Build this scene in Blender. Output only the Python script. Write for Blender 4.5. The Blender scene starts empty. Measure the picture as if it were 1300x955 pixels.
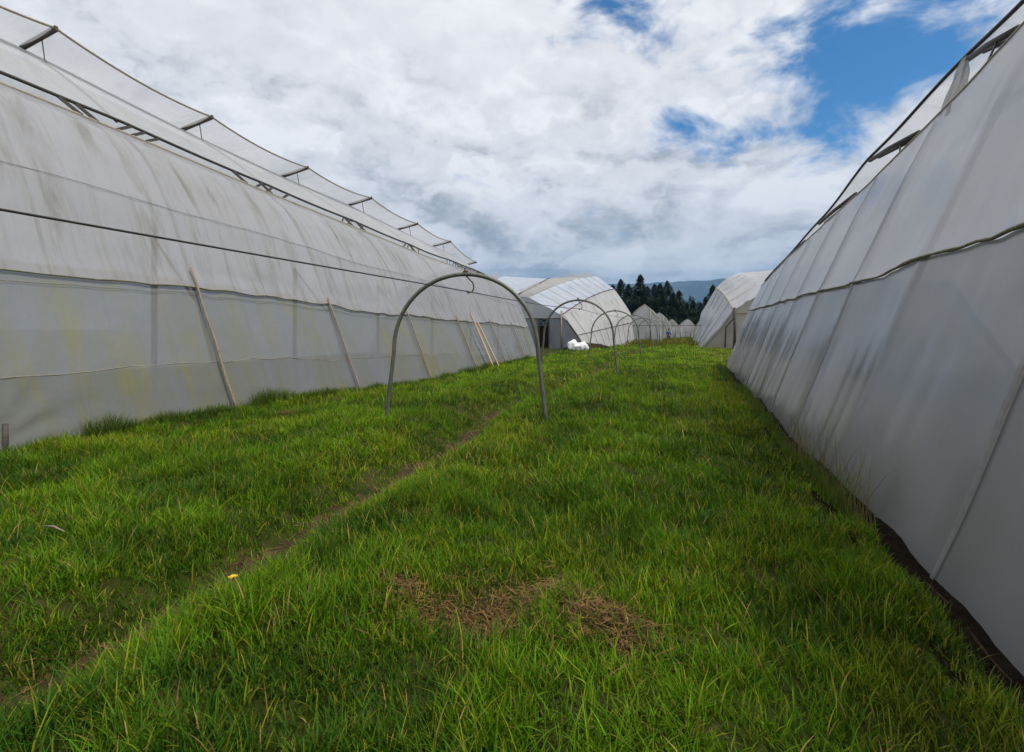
import bpy, bmesh, math, random
import numpy as np
from mathutils import Vector
random.seed(7); rng = np.random.default_rng(11)
scene = bpy.context.scene
C = scene.collection
TH = math.atan(220/650); S, CO = math.sin(TH), math.cos(TH)
EYE = 1.6
def onv(px, py, v):            # photo point -> place on the cross-section v metres along the aisle
    p = (px-650)/650; d = v/(CO+p*S)
    return Vector((d*(p*CO-S), v, EYE+d*(418-py)/650))
def onu(px, py, u):
    p = (px-650)/650; d = u/(p*CO-S)
    return Vector((u, d*(CO+p*S), EYE+d*(418-py)/650))
def onz(px, py, z=0.0):
    p = (px-650)/650; d = (EYE-z)*650/(py-418)
    return Vector((d*(p*CO-S), d*(CO+p*S), z))
# ------------------------------------------------------------------ noise
_tab = np.random.default_rng(5).random((256, 256))
def vnoise(x, y):
    x = np.asarray(x, float); y = np.asarray(y, float)
    xi = np.floor(x).astype(int); yi = np.floor(y).astype(int)
    fx = x-xi; fy = y-yi; fx = fx*fx*(3-2*fx); fy = fy*fy*(3-2*fy)
    a = _tab[xi % 256, yi % 256]; b = _tab[(xi+1) % 256, yi % 256]
    c = _tab[xi % 256, (yi+1) % 256]; d = _tab[(xi+1) % 256, (yi+1) % 256]
    return (a*(1-fx)+b*fx)*(1-fy)+(c*(1-fx)+d*fx)*fy
def fbm(x, y, o=4):
    s = 0; a = .5; t = 0
    for i in range(o):
        s = s+a*vnoise(x*2**i+17.3*i, y*2**i+5.1*i); t += a; a *= .5
    return s/t
def sst(a, b, x):
    t = np.clip((x-a)/(b-a), 0, 1); return t*t*(3-2*t)
def path_u(v): return -3.2+.16*np.sin(v*.42+.3)+.10*np.sin(v*1.1)-.25*sst(5, 9, v)+1.6*sst(38, 66, v)
def gz(u, v):
    u = np.asarray(u, float); v = np.asarray(v, float)
    z = .10*np.exp(-((u+.9)/1.2)**2)*(1-sst(45, 60, v))
    z = z+.09*(np.exp(-((u-path_u(v)-1.0)/.55)**2)+np.exp(-((u-path_u(v)+1.15)/.6)**2))*(1-sst(30, 45, v))
    z = z-.27*np.exp(-((u-path_u(v))/.36)**2)*(1-sst(55, 70, v))
    z = z-.17*sst(9, 14, v)*sst(-4.5, -7, u)*(1-sst(34, 42, v))
    z = z+(.13*(fbm(u*.9, v*.9, 3)-.5)+.17*(fbm(u*1.9+9, v*1.9, 2)-.5))*sst(3.2, 1.2, np.abs(u+3.0)-4.4)*(1-sst(60, 90, v)*.6)
    z = z-.10*np.exp(-((u-1.47)/.14)**2)*(1-sst(24, 27, v))*sst(-6, -4, v)
    return z
def G(u, v): return float(gz(u, v))
# ------------------------------------------------------------------ mesh helpers
def link(name, verts, faces, mat, parent=None, smooth=True):
    me = bpy.data.meshes.new(name)
    me.from_pydata([tuple(v) for v in verts], [], faces); me.update()
    if smooth: me.polygons.foreach_set('use_smooth', [True]*len(me.polygons))
    if mat: me.materials.append(mat)
    o = bpy.data.objects.new(name, me); C.objects.link(o)
    if parent:
        o.parent = parent; o.matrix_parent_inverse = parent.matrix_basis.inverted()
    return o
def empty(name, loc, label, cat, group=None):
    o = bpy.data.objects.new(name, None); C.objects.link(o); o.location = loc
    o.empty_display_size = .2
    return tag(o, label, cat, group)
def tag(o, label=None, cat=None, group=None, kind=None):
    if label: o['label'] = label
    if cat: o['category'] = cat
    if group: o['group'] = group
    if kind: o['kind'] = kind
    return o
class MB:
    def __init__(s): s.v = []; s.f = []
    def tube(s, pts, r, n=8, cap=True):
        pts = [Vector(p) for p in pts]; rr = r if isinstance(r, (list, tuple)) else [r]*len(pts)
        b = len(s.v); prev = None
        for i, p in enumerate(pts):
            t = (pts[min(i+1, len(pts)-1)]-pts[max(i-1, 0)])
            if t.length < 1e-9: t = Vector((0, 0, 1))
            t.normalize()
            if prev is None:
                a = t.cross(Vector((0, 0, 1)) if abs(t.z) < .9 else Vector((1, 0, 0))).normalized()
            else:
                a = (prev-t*prev.dot(t)).normalized()
            prev = a; c = t.cross(a)
            for k in range(n):
                q = 2*math.pi*k/n; s.v.append(p+(a*math.cos(q)+c*math.sin(q))*rr[i])
        for i in range(len(pts)-1):
            for k in range(n):
                k2 = (k+1) % n
                s.f.append((b+i*n+k, b+i*n+k2, b+(i+1)*n+k2, b+(i+1)*n+k))
        if cap:
            s.f.append(tuple(b+k for k in range(n))[::-1]); e = b+(len(pts)-1)*n
            s.f.append(tuple(e+k for k in range(n)))
        return s
    def box(s, c, ex, ey, ez):     # centre and three half-axis vectors
        c = Vector(c); b = len(s.v)
        for i in (-1, 1):
            for j in (-1, 1):
                for k in (-1, 1): s.v.append(c+ex*i+ey*j+ez*k)
        for f in ((0, 1, 3, 2), (4, 6, 7, 5), (0, 4, 5, 1), (2, 3, 7, 6), (0, 2, 6, 4), (1, 5, 7, 3)):
            s.f.append(tuple(b+q for q in f))
        return s
    def beam(s, a, b, w, h, up=Vector((0, 0, 1))):
        a = Vector(a); b = Vector(b); t = (b-a); L = t.length; t.normalize()
        x = t.cross(up).normalized(); y = x.cross(t)
        return s.box((a+b)/2, t*L/2, x*w/2, y*h/2)
    def build(s, name, mat, parent=None, smooth=True): return link(name, s.v, s.f, mat, parent, smooth)
def grid(name, P, mat, parent=None, smooth=True):   # P: array (m, n, 3)
    m, n = P.shape[:2]
    V = P.reshape(-1, 3).tolist()
    F = [(i*n+j, i*n+j+1, (i+1)*n+j+1, (i+1)*n+j) for i in range(m-1) for j in range(n-1)]
    return link(name, V, F, mat, parent, smooth)
def big_mesh(name, V, F, mat, parent=None, col=None, smooth=False):   # numpy verts, quad array
    me = bpy.data.meshes.new(name); nv = len(V); nf, k = F.shape
    me.vertices.add(nv); me.vertices.foreach_set('co', V.astype(np.float32).ravel())
    me.loops.add(nf*k); me.loops.foreach_set('vertex_index', F.astype(np.int32).ravel())
    me.polygons.add(nf); me.polygons.foreach_set('loop_start', np.arange(0, nf*k, k, dtype=np.int32))
    me.polygons.foreach_set('loop_total', np.full(nf, k, dtype=np.int32))
    me.update(calc_edges=True)
    if smooth: me.polygons.foreach_set('use_smooth', np.ones(nf, bool))
    if col is not None:
        a = me.color_attributes.new('tint', 'FLOAT_COLOR', 'POINT')
        a.data.foreach_set('color', np.c_[col, np.ones(nv)].astype(np.float32).ravel())
    me.materials.append(mat)
    o = bpy.data.objects.new(name, me); C.objects.link(o)
    if parent:
        o.parent = parent; o.matrix_parent_inverse = parent.matrix_basis.inverted()
    return o
# ------------------------------------------------------------------ materials
class NT:
    def __init__(s, name):
        s.m = bpy.data.materials.new(name); s.m.use_nodes = True; s.t = s.m.node_tree
        s.t.nodes.clear(); s.out = s.n('ShaderNodeOutputMaterial')
    def n(s, t, **k):
        q = s.t.nodes.new(t)
        for a, b in k.items():
            if a.startswith('i_'):
                key = a[2:]; key = int(key) if key.isdigit() else key.replace('_', ' ')
                q.inputs[key].default_value = b
            else: setattr(q, a, b)
        return q
    def l(s, a, b): s.t.links.new(a, b)
    def coord(s, sc=(1, 1, 1), kind='Object'):
        g = s.n('ShaderNodeNewGeometry'); m = s.n('ShaderNodeMapping'); m.inputs['Scale'].default_value = sc
        s.l(g.outputs['Position'], m.inputs['Vector']); return m.outputs[0]
    def noise(s, vec, scale, detail=4, rough=.55, dist=0):
        q = s.n('ShaderNodeTexNoise'); q.inputs['Scale'].default_value = scale
        q.inputs['Detail'].default_value = detail; q.inputs['Roughness'].default_value = rough
        q.inputs['Distortion'].default_value = dist
        s.l(vec, q.inputs['Vector']); return q.outputs['Fac']
    def ramp(s, fac, stops):
        q = s.n('ShaderNodeValToRGB'); e = q.color_ramp.elements
        while len(e) > 1: e.remove(e[-1])
        e[0].position = stops[0][0]; e[0].color = (*stops[0][1], 1)
        for p, c in stops[1:]:
            x = e.new(p); x.color = (*c, 1)
        s.l(fac, q.inputs['Fac']); return q.outputs['Color']
    def mul(s, a, b):
        q = s.n('ShaderNodeMixRGB', blend_type='MULTIPLY'); q.inputs[0].default_value = 1
        s.l(a, q.inputs[1]); s.l(b, q.inputs[2]); return q.outputs[0]
    def mix(s, f, a, b):
        q = s.n('ShaderNodeMixRGB')
        for sock, val in ((q.inputs[0], f), (q.inputs[1], a), (q.inputs[2], b)):
            if isinstance(val, (int, float)): sock.default_value = val
            elif isinstance(val, tuple): sock.default_value = (*val, 1)
            else: s.l(val, sock)
        return q.outputs[0]
    def math(s, op, a, b=None, clamp=False):
        q = s.n('ShaderNodeMath', operation=op); q.use_clamp = clamp
        for i, val in enumerate((a, b)):
            if val is None: continue
            if isinstance(val, (int, float)): q.inputs[i].default_value = val
            else: s.l(val, q.inputs[i])
        return q.outputs[0]
    def bump(s, h, strength, dist=.02):
        q = s.n('ShaderNodeBump'); q.inputs['Strength'].default_value = strength; q.inputs['Distance'].default_value = dist
        s.l(h, q.inputs['Height']); return q.outputs[0]
    def pr(s, col, rough=.6, spec=.5, metal=0, normal=None):
        q = s.n('ShaderNodeBsdfPrincipled')
        if isinstance(col, tuple): q.inputs['Base Color'].default_value = (*col, 1)
        else: s.l(col, q.inputs['Base Color'])
        if isinstance(rough, (int, float)): q.inputs['Roughness'].default_value = rough
        else: s.l(rough, q.inputs['Roughness'])
        q.inputs['Specular IOR Level'].default_value = spec; q.inputs['Metallic'].default_value = metal
        if normal is not None: s.l(normal, q.inputs['Normal'])
        return q.outputs[0]
    def mixs(s, f, a, b):
        q = s.n('ShaderNodeMixShader')
        if isinstance(f, (int, float)): q.inputs[0].default_value = f
        else: s.l(f, q.inputs[0])
        s.l(a, q.inputs[1]); s.l(b, q.inputs[2]); return q.outputs[0]
    def done(s, sh): s.l(sh, s.out.inputs['Surface']); return s.m

def film(name, base=(.55, .56, .57), stain=(.42, .44, .30), stain_amt=.6, streak=(.32, .30, .22), streak_amt=.5,
         transl=.35, transp=.12, rough=.35, wrinkle=.35, streak_scale=5., horiz=False, crinkle=.8, dusty=1.):
    t = NT(name)
    v1 = t.coord((.6, streak_scale, .30)); v2 = t.coord((.5, 1.0, .35)); v3 = t.coord((1, 1, 1))
    s1 = t.noise(v1, 1.0, 7, .66, .5)
    s2 = t.noise(v2, 1.1, 3, .5)
    fine = t.noise(v3, 14, 5, .6)
    m_st = t.ramp(s1, [(.50, (0, 0, 0)), (.66, (1, 1, 1))])
    m_b = t.ramp(s2, [(.36, (0, 0, 0)), (.60, (1, 1, 1))])
    both = t.mul(m_st, m_b)
    c = t.mix(t.math('MULTIPLY', m_b, stain_amt*.45), base, stain)
    c = t.mix(t.math('MULTIPLY', both, streak_amt), c, streak)
    v5 = t.coord((.6, streak_scale*1.7, .22)); s5 = t.noise(v5, 1.3, 5, .6)
    c = t.mix(t.math('MULTIPLY', t.ramp(s5, [(.52, (0, 0, 0)), (.68, (1, 1, 1))]), streak_amt*.6), c, stain)
    dust = t.ramp(fine, [(.25, (1-.08*dusty,)*3), (.75, (1+.04*dusty,)*3)])
    c = t.mul(c, dust)
    # wrinkles: long soft folds
    v4 = t.coord((1.0, 3.2, .5) if not horiz else (1, .5, 4.5))
    w1 = t.noise(v4, 1.2, 4, .5, .6); w2 = t.noise(t.coord((1, .9, .7)), 1.0, 3, .5)
    h = t.math('ADD', t.math('MULTIPLY', w1, .5), w2)
    w3 = t.noise(t.coord((1, 2.2, 7)), 1.6, 5, .6, 1.2)
    nb0 = t.n('ShaderNodeBump'); nb0.inputs['Strength'].default_value = wrinkle*crinkle; nb0.inputs['Distance'].default_value = .035; t.l(w3, nb0.inputs['Height'])
    nb1 = t.n('ShaderNodeBump'); nb1.inputs['Strength'].default_value = wrinkle; nb1.inputs['Distance'].default_value = .14; t.l(h, nb1.inputs['Height']); t.l(nb0.outputs[0], nb1.inputs['Normal'])
    nb = nb1.outputs[0]
    rg = t.ramp(s2, [(.3, (rough*.7,)*3), (.7, (rough*1.4,)*3)])
    a = t.pr(c, rg, .5, 0, nb)
    tr = t.n('ShaderNodeBsdfTranslucent'); t.l(c, tr.inputs['Color'])
    x = t.mixs(transl, a, tr.outputs[0])
    tp = t.n('ShaderNodeBsdfTransparent'); tp.inputs['Color'].default_value = (.9, .92, .93, 1)
    x = t.mixs(transp, x, tp.outputs[0])
    return t.done(x)
def simple(name, col, col2=None, rough=.6, scale=8., sc=(1, 1, 1), metal=0, spec=.5, bump=.2, bd=.01):
    t = NT(name); v = t.coord(sc); n = t.noise(v, scale, 6, .6)
    c = t.ramp(n, [(.3, col), (.7, col2 or tuple(x*1.3 for x in col))])
    return t.done(t.pr(c, rough, spec, metal, t.bump(n, bump, bd)))
M = {}
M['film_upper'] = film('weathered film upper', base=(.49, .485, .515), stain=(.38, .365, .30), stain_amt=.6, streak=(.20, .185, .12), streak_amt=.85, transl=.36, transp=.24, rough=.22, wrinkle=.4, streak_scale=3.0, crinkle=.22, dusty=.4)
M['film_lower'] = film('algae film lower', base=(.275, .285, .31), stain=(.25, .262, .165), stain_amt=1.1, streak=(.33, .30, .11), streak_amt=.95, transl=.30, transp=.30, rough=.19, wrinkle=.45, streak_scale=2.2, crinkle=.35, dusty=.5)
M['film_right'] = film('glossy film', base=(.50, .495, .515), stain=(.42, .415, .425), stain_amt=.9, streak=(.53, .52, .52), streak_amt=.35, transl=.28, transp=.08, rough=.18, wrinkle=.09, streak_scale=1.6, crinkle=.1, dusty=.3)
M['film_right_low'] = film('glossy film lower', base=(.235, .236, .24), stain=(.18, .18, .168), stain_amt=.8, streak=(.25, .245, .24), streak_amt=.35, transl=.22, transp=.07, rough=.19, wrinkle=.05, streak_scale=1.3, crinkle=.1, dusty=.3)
M['film_roof'] = film('clear roof film', base=(.72, .73, .76), stain=(.6, .6, .55), stain_amt=.4, streak=(.5, .5, .42), streak_amt=.4, transl=.45, transp=.25, rough=.3, wrinkle=.3)
M['film_flap'] = film('vent flap film', base=(.66, .66, .68), stain=(.55, .54, .48), stain_amt=.5, streak=(.45, .44, .38), streak_amt=.5, transl=.45, transp=.42, rough=.35, wrinkle=.4)
M['film_white'] = film('white film', base=(.76, .76, .77), stain=(.58, .58, .57), stain_amt=.9, streak=(.42, .39, .34), streak_amt=.7, transl=.38, transp=.13, rough=.3, wrinkle=.7, streak_scale=1.2, crinkle=.4)
M['film_bluewhite'] = film('bluish roof film', base=(.74, .78, .86), stain=(.50, .60, .80), stain_amt=1.1, streak=(.55, .56, .58), streak_amt=.7, transl=.35, transp=.14, rough=.3, wrinkle=.9, streak_scale=.9)
M['film_end'] = film('end wall film', base=(.62, .63, .65), stain=(.36, .37, .38), stain_amt=.8, streak=(.28, .28, .27), streak_amt=.5, transl=.3, transp=.16, rough=.3, wrinkle=.5, crinkle=.3)
M['film_dark'] = film('dark lower end film', base=(.34, .35, .385), stain=(.19, .20, .22), stain_amt=.9, streak=(.14, .14, .14), streak_amt=.6, transl=.25, transp=.16, rough=.25, wrinkle=.5, crinkle=.3)
M['film_tan'] = film('yellowed end film', base=(.52, .49, .42), stain=(.42, .39, .31), stain_amt=.8, streak=(.26, .22, .15), streak_amt=.6, transl=.3, transp=.08, rough=.45, wrinkle=.5, streak_scale=1.5)
M['film_grey'] = film('grey side film', base=(.54, .55, .57), stain=(.42, .43, .45), stain_amt=.8, streak=(.33, .33, .32), streak_amt=.5, transl=.3, transp=.1, rough=.25, wrinkle=.6, streak_scale=1.4, crinkle=.3)
M['strap'] = film('doubled film strap', base=(.36, .35, .335), stain=(.30, .28, .24), stain_amt=.9, streak=(.15, .12, .09), streak_amt=1.0, transl=.2, transp=.42, rough=.45, wrinkle=.8, streak_scale=9)
M['galv'] = simple('galvanised pipe', (.15, .155, .14), (.27, .27, .25), .42, 20, metal=.6, bump=.15)
t = NT('grey green hoop pipe'); n = t.noise(t.coord((1, 1, .6)), 5, 7, .7); n2 = t.noise(t.coord((1, 1, .4)), 26, 5, .7)
c = t.ramp(n, [(.3, (.085, .095, .082)), (.56, (.19, .20, .175)), (.64, (.15, .12, .08)), (.72, (.13, .06, .03))])
c = t.mul(c, t.ramp(n2, [(.35, (.65, .62, .58)), (.65, (1.15, 1.15, 1.15))]))
M['hoop'] = t.done(t.pr(c, .5, .5, .35, t.bump(n2, .5, .004)))
M['dark'] = simple('dark weathered timber', (.035, .032, .028), (.085, .075, .062), .75, 12, (4, 1, 4))
M['wood'] = simple('grey brown wood pole', (.16, .115, .08), (.36, .28, .21), .8, 9, (6, 6, .8), bump=.6)
M['plank'] = simple('pale sawn plank', (.34, .23, .14), (.52, .38, .25), .8, 9, (6, 6, .6), bump=.5)
M['cord'] = simple('algae seam cord', (.07, .065, .035), (.20, .19, .09), .8, 30)
M['cord_pale'] = simple('pale edge cord', (.22, .19, .15), (.42, .38, .30), .8, 30)
M['cable'] = simple('black cable', (.012, .011, .010), (.03, .026, .022), .5, 20)
M['rust'] = simple('rusty iron', (.035, .022, .017), (.12, .055, .03), .8, 30)
M['soil'] = simple('dark bare soil', (.007, .005, .004), (.026, .018, .012), 1, 14, spec=.03, bump=1, bd=.05)
M['sack'] = simple('white woven sack', (.72, .73, .75), (.82, .82, .83), .6, 9, bump=.6, bd=.03)
M['junk'] = simple('dark scrap', (.018, .014, .012), (.07, .04, .028), 1, 6, spec=.05, bump=.6, bd=.03)
M['bark'] = simple('conifer bark', (.05, .035, .025), (.10, .075, .055), .9, 6, (4, 4, .6), bump=.6)
M['shirt'] = simple('blue work shirt', (.03, .08, .22), (.05, .12, .30), .8, 20)
M['trouser'] = simple('dark trousers', (.012, .014, .02), (.03, .032, .04), .85, 20)
M['skin'] = simple('skin', (.26, .14, .09), (.32, .18, .12), .55, 20)
M['hair'] = simple('black hair', (.01, .008, .007), (.02, .016, .013), .6, 30)
M['yellow'] = simple('yellow petals', (.80, .48, .02), (.85, .6, .03), .6, 40)
# path soil
t = NT('trodden path soil'); n = t.noise(t.coord(), 7, 7, .65); n2 = t.noise(t.coord(), 45, 4, .6)
c = t.ramp(n, [(.3, (.028, .018, .009)), (.5, (.065, .040, .020)), (.72, (.13, .082, .042))])
M['path'] = t.done(t.pr(c, .95, .2, 0, t.bump(t.math('ADD', n, n2), .9, .03)))
# ground
t = NT('grassy ground'); n = t.noise(t.coord(), 3.0, 8, .65); n2 = t.noise(t.coord((1, 1, 1)), .25, 3, .5)
c1 = t.ramp(n, [(.3, (.018, .022, .006)), (.5, (.030, .042, .008)), (.62, (.050, .050, .018)), (.75, (.085, .062, .030))])
c2 = t.ramp(n2, [(.35, (.85, .9, .8)), (.7, (1.25, 1.1, .9))])
M['ground'] = t.done(t.pr(t.mul(c1, c2), .95, .1, 0, t.bump(n, 1, .05)))
# hills
t = NT('wooded hills'); n = t.noise(t.coord(), .004, 8, .6); n2 = t.noise(t.coord((1, 1, 1)), .03, 4, .6)
c = t.ramp(n, [(.35, (.008, .014, .012)), (.52, (.015, .024, .018)), (.62, (.055, .065, .04)), (.72, (.02, .03, .02))])
M['hills'] = t.done(t.pr(c, .95, .1, 0, t.bump(n2, 1, 8)))
def leafmat(name, transl=.35, rough=.5, spec=.3):
    t = NT(name); a = t.n('ShaderNodeAttribute', attribute_name='tint')
    p = t.pr(a.outputs['Color'], rough, spec)
    q = t.n('ShaderNodeBsdfTranslucent'); t.l(a.outputs['Color'], q.inputs['Color'])
    return t.done(t.mixs(transl, p, q.outputs[0]))
M['grass'] = leafmat('grass blades', .38, .55, .14)
M['straw'] = leafmat('dry straw', .2, .7, .2)
M['needle'] = leafmat('conifer needles', .15, .7, .15)
M['weed'] = leafmat('weed leaves', .35, .6, .2)

# ------------------------------------------------------------------ the setting
def axis(a, b, near, far, c0, c1):
    out = [c0]; x = c0
    while x < b: x += near if x < c1 else min(far, near+(x-c1)*.06); out.append(x)
    x = c0
    while x > a: x -= min(far, near+(c0-x)*.06); out.insert(0, x)
    return np.array(out)
us = axis(-9000, 9000, .12, 900, -9.6, 3.4); vs = axis(-600, 12000, .14, 900, -2, 34)
UU, VV = np.meshgrid(us, vs); ZZ = gz(UU, VV)
P = np.stack([UU, VV, ZZ], -1)
m_, n_ = P.shape[:2]
ii, jj = np.meshgrid(np.arange(m_-1), np.arange(n_-1), indexing='ij'); b0 = (ii*n_+jj).ravel()
F = np.stack([b0, b0+1, b0+n_+1, b0+n_], 1)
tag(big_mesh('ground', P.reshape(-1, 3), F, M['ground'], smooth=True), kind='structure')
pv = np.arange(-1.5, 62, .15); pw = np.linspace(-1, 1, 9)
PP = np.zeros((len(pv), 9, 3))
for i, v in enumerate(pv):
    w = .20+.08*vnoise(v*1.3, 3.3)+.04*float(sst(4.6, 2, v))
    for j, q in enumerate(pw):
        uu = path_u(v)+q*(w+.05*vnoise(v*4, j)); PP[i, j] = (uu, v, G(uu, v)+.006-.012*abs(q)**3)
tag(grid('path', PP, M['path']), kind='structure')
pv = np.arange(-5, 24.3, .15); PP = np.zeros((len(pv), 5, 3))
for i, v in enumerate(pv):
    for j, q in enumerate(np.linspace(-.26, .42, 5)):
        q2 = q-(.06*vnoise(v*2.5, 9.) if j == 0 else 0); PP[i, j] = (1.47+q2, v, G(1.47+q2, v)+.016)
tag(grid('soil_strip', PP, M['soil']), kind='structure')
# mountains: one long ridge far beyond the trees, and a lower nearer hill
def ridge(name, y0, depth, x0, x1, prof, seed):
    xs = np.linspace(x0, x1, 190); ts = np.linspace(0, 1, 26); A = np.zeros((26, 190, 3))
    for i, tt in enumerate(ts):
        h = prof(xs)*np.sin(min(tt, .5)*math.pi if tt < .5 else math.pi*(.5+(tt-.5)))**1.15
        nz = fbm(xs/310+seed, np.full_like(xs, tt*5+seed), 5)
        A[i, :, 0] = xs; A[i, :, 1] = y0+tt*depth
        A[i, :, 2] = h*(.84+.26*nz)-12
    tag(grid(name, A, M['hills']), kind='structure')
ridge('hills', 4200, 3200, -6500, 5200, lambda x: 560+25*np.sin(x/900+1)+22*np.sin(x/370)-.02*(x+1500)*(x>-1500), 3.1)
ridge('foothills', 2400, 1100, -3500, 3500, lambda x: 70+60*np.exp(-((x-250)/420)**2)+25*np.sin(x/300), 8.7)

# ------------------------------------------------------------------ big greenhouse on the left
LV = [-5, 0, 3.6, 7.6, 11.6, 15.7, 19.8, 24, 28, 32]
def ip(v, a, b): return np.interp(v, a, b)
def L_base(v): return ip(v, [-5, 20, 32], [-8.3, -8.3, -9.0])
def L_edge(v): return ip(v, [-5, 24, 32], [-11.3, -11.3, -11.45]), ip(v, [-5, 5.6, 8.1, 11.35, 16.5, 21.2, 26.9, 32], [6.0, 5.89, 5.75, 5.52, 5.23, 4.95, 4.78, 4.45])
def L_ridge(v): return ip(v, [-5, 7.57, 11.6, 15.7, 19.8, 24, 28, 32], [8.6, 8.37, 7.95, 7.67, 7.53, 7.19, 6.9, 6.15])
PS = [0, .25, .5, .7, .85, .94, 1]; PL = [0, .17, .35, .50, .68, .82, 1]
def sag(v, st, a):
    i = np.searchsorted(st, v)-1; i = min(max(i, 0), len(st)-2)
    t = (v-st[i])/(st[i+1]-st[i]); return a*math.sin(math.pi*min(max(t, 0), 1))**.8
def L_pt(v, s, off=0):
    ub = L_base(v); ue, ze = L_edge(v); zb = G(ub, v)-.06 if s < .02 else G(ub, v)-.06
    u = ub+(ue-ub)*np.interp(s, PS, PL); z = zb+(ze-zb)*s
    bul = sag(v, LV, .07)*math.sin(math.pi*s)
    wr = .034*(fbm(v*1.1, s*9, 3)-.5)+.022*(vnoise(v*4.2, s*3)-.5)+.006*(vnoise(v*.9+3, s*40)-.5)+.008*(fbm(v*1.6+s*6, s*14, 2)-.5)
    if v < 8 and s < .45:      # pleats gathered towards the pinned corner
        dy, dz = v-3.9, s*5.9-.1; rr = math.hypot(dy, dz); an = math.atan2(dz, dy)
        if dy > 0: wr += .075*min(rr, .5)*min(1, dy/.5)*math.exp(-rr/.9)*math.sin(an*15)
    return Vector((u-bul+wr+off, v, z-wr*.3+off*.4))
SEAM = .43
L = empty('greenhouse', (-10, 12, 0), 'long translucent greenhouse filling the left side, with poles against its stained film', 'greenhouse', None)
def filmgrid(name, fn, v0, v1, dv, s0, s1, ns, mat, parent):
    va = np.arange(v0, v1+1e-6, dv); sa = np.linspace(s0, s1, ns); A = np.zeros((len(va), ns, 3))
    for i, v in enumerate(va):
        for j, s in enumerate(sa): A[i, j] = fn(v, s)
    return grid(name, A, mat, parent)
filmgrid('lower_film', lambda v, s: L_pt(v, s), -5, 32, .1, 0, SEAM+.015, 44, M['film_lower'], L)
def upf(v, s):
    k = max(0, 1-(s-SEAM)/.05); d = .035*k*(.6+.8*vnoise(v*2.2, 7))
    return L_pt(v, s, d)
def seam_s(v): return SEAM-.012*sag(v, LV, 1)-.012*vnoise(v*.8, 2)
filmgrid('upper_film', lambda v, q: upf(v, seam_s(v)+q*(1-seam_s(v))), -5, 32, .12, 0, 1, 44, M['film_upper'], L)
MB().tube([L_pt(v, seam_s(v), .045) for v in np.arange(-5, 32, .3)], [.009+.010*vnoise(v*3, 1) for v in np.arange(-5, 32, .3)], 6).build('seam_cord', M['cord'], L)
MB().tube([L_pt(v, seam_s(v)-.018-.008*vnoise(v*2, 4), .03) for v in np.arange(-5, 32, .3)], .005, 6).build('seam_cord', M['cord'], L)
MB().tube([L_pt(v, .17+.004*math.sin(v), .006) for v in np.arange(-5, 32, .5)], .005, 5).build('low_wire', M['cord_pale'], L)
MB().tube([L_pt(v, .70-.006*math.sin(v), .02) for v in np.arange(-5, 32, .5)], .005, 5).build('high_wire', M['galv'], L)
MB().tube([L_pt(v, 1, .0) for v in np.arange(-5, 32.1, .4)], .030, 6).build('eave_hem', M['cord_pale'], L)
def L_pipe(v):
    ue, ze = L_edge(v); return Vector((ue-.12, v, ze+.27-.03*sag(v, LV, 1)))
MB().tube([L_pipe(v) for v in np.arange(-5, 32.1, .4)], .035, 8).build('gutter_pipe', M['dark'], L)
def L_rback(v): return Vector((-14.6, v, L_ridge(v)-.22))
def roofpt(v, q):
    a = L_pipe(v); b = L_rback(v); p = a.lerp(b, q); p.z += .12*math.sin(math.pi*q)-sag(v, LV, .05)*math.sin(math.pi*q)
    return p
filmgrid('roof_film', roofpt, -5, 32, .4, 0, 1, 14, M['film_roof'], L)
def backpt(v, q):
    r = L_rback(v); x = r.x-.35; zt = r.z-.05
    prof = [(0, 1), (.35, .86), (.7, .66), (1, 0)]
    if q < .7: u = x-6.4*q/.7*.72; z = zt-(zt-4.2)*(q/.7)**1.3
    else: u = x-6.4*.72-2.2*(q-.7)/.3; z = 4.2*(1-(q-.7)/.3)-.05
    return Vector((u, v, z))
filmgrid('back_film', backpt, -5, 32, .8, 0, 1, 14, M['film_roof'], L)
def flap(v, q):
    a = L_rback(v); b = Vector((-13.4, v, L_ridge(v))); p = a.lerp(b, q)
    p.z -= sag(v, LV, .17)*q**1.2+.05*math.sin(math.pi*q); return p
filmgrid('vent_flap', flap, -5, 32, .25, 0, 1, 8, M['film_flap'], L)
MB().tube([flap(v, 1) for v in np.arange(-5, 32.1, .2)], .028, 6).build('flap_hem', M['cord_pale'], L)
MB().tube([L_rback(v)+Vector((0, 0, -.05)) for v in np.arange(-5, 32.1, .5)], .03, 6).build('ridge_pipe', M['galv'], L)
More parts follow.
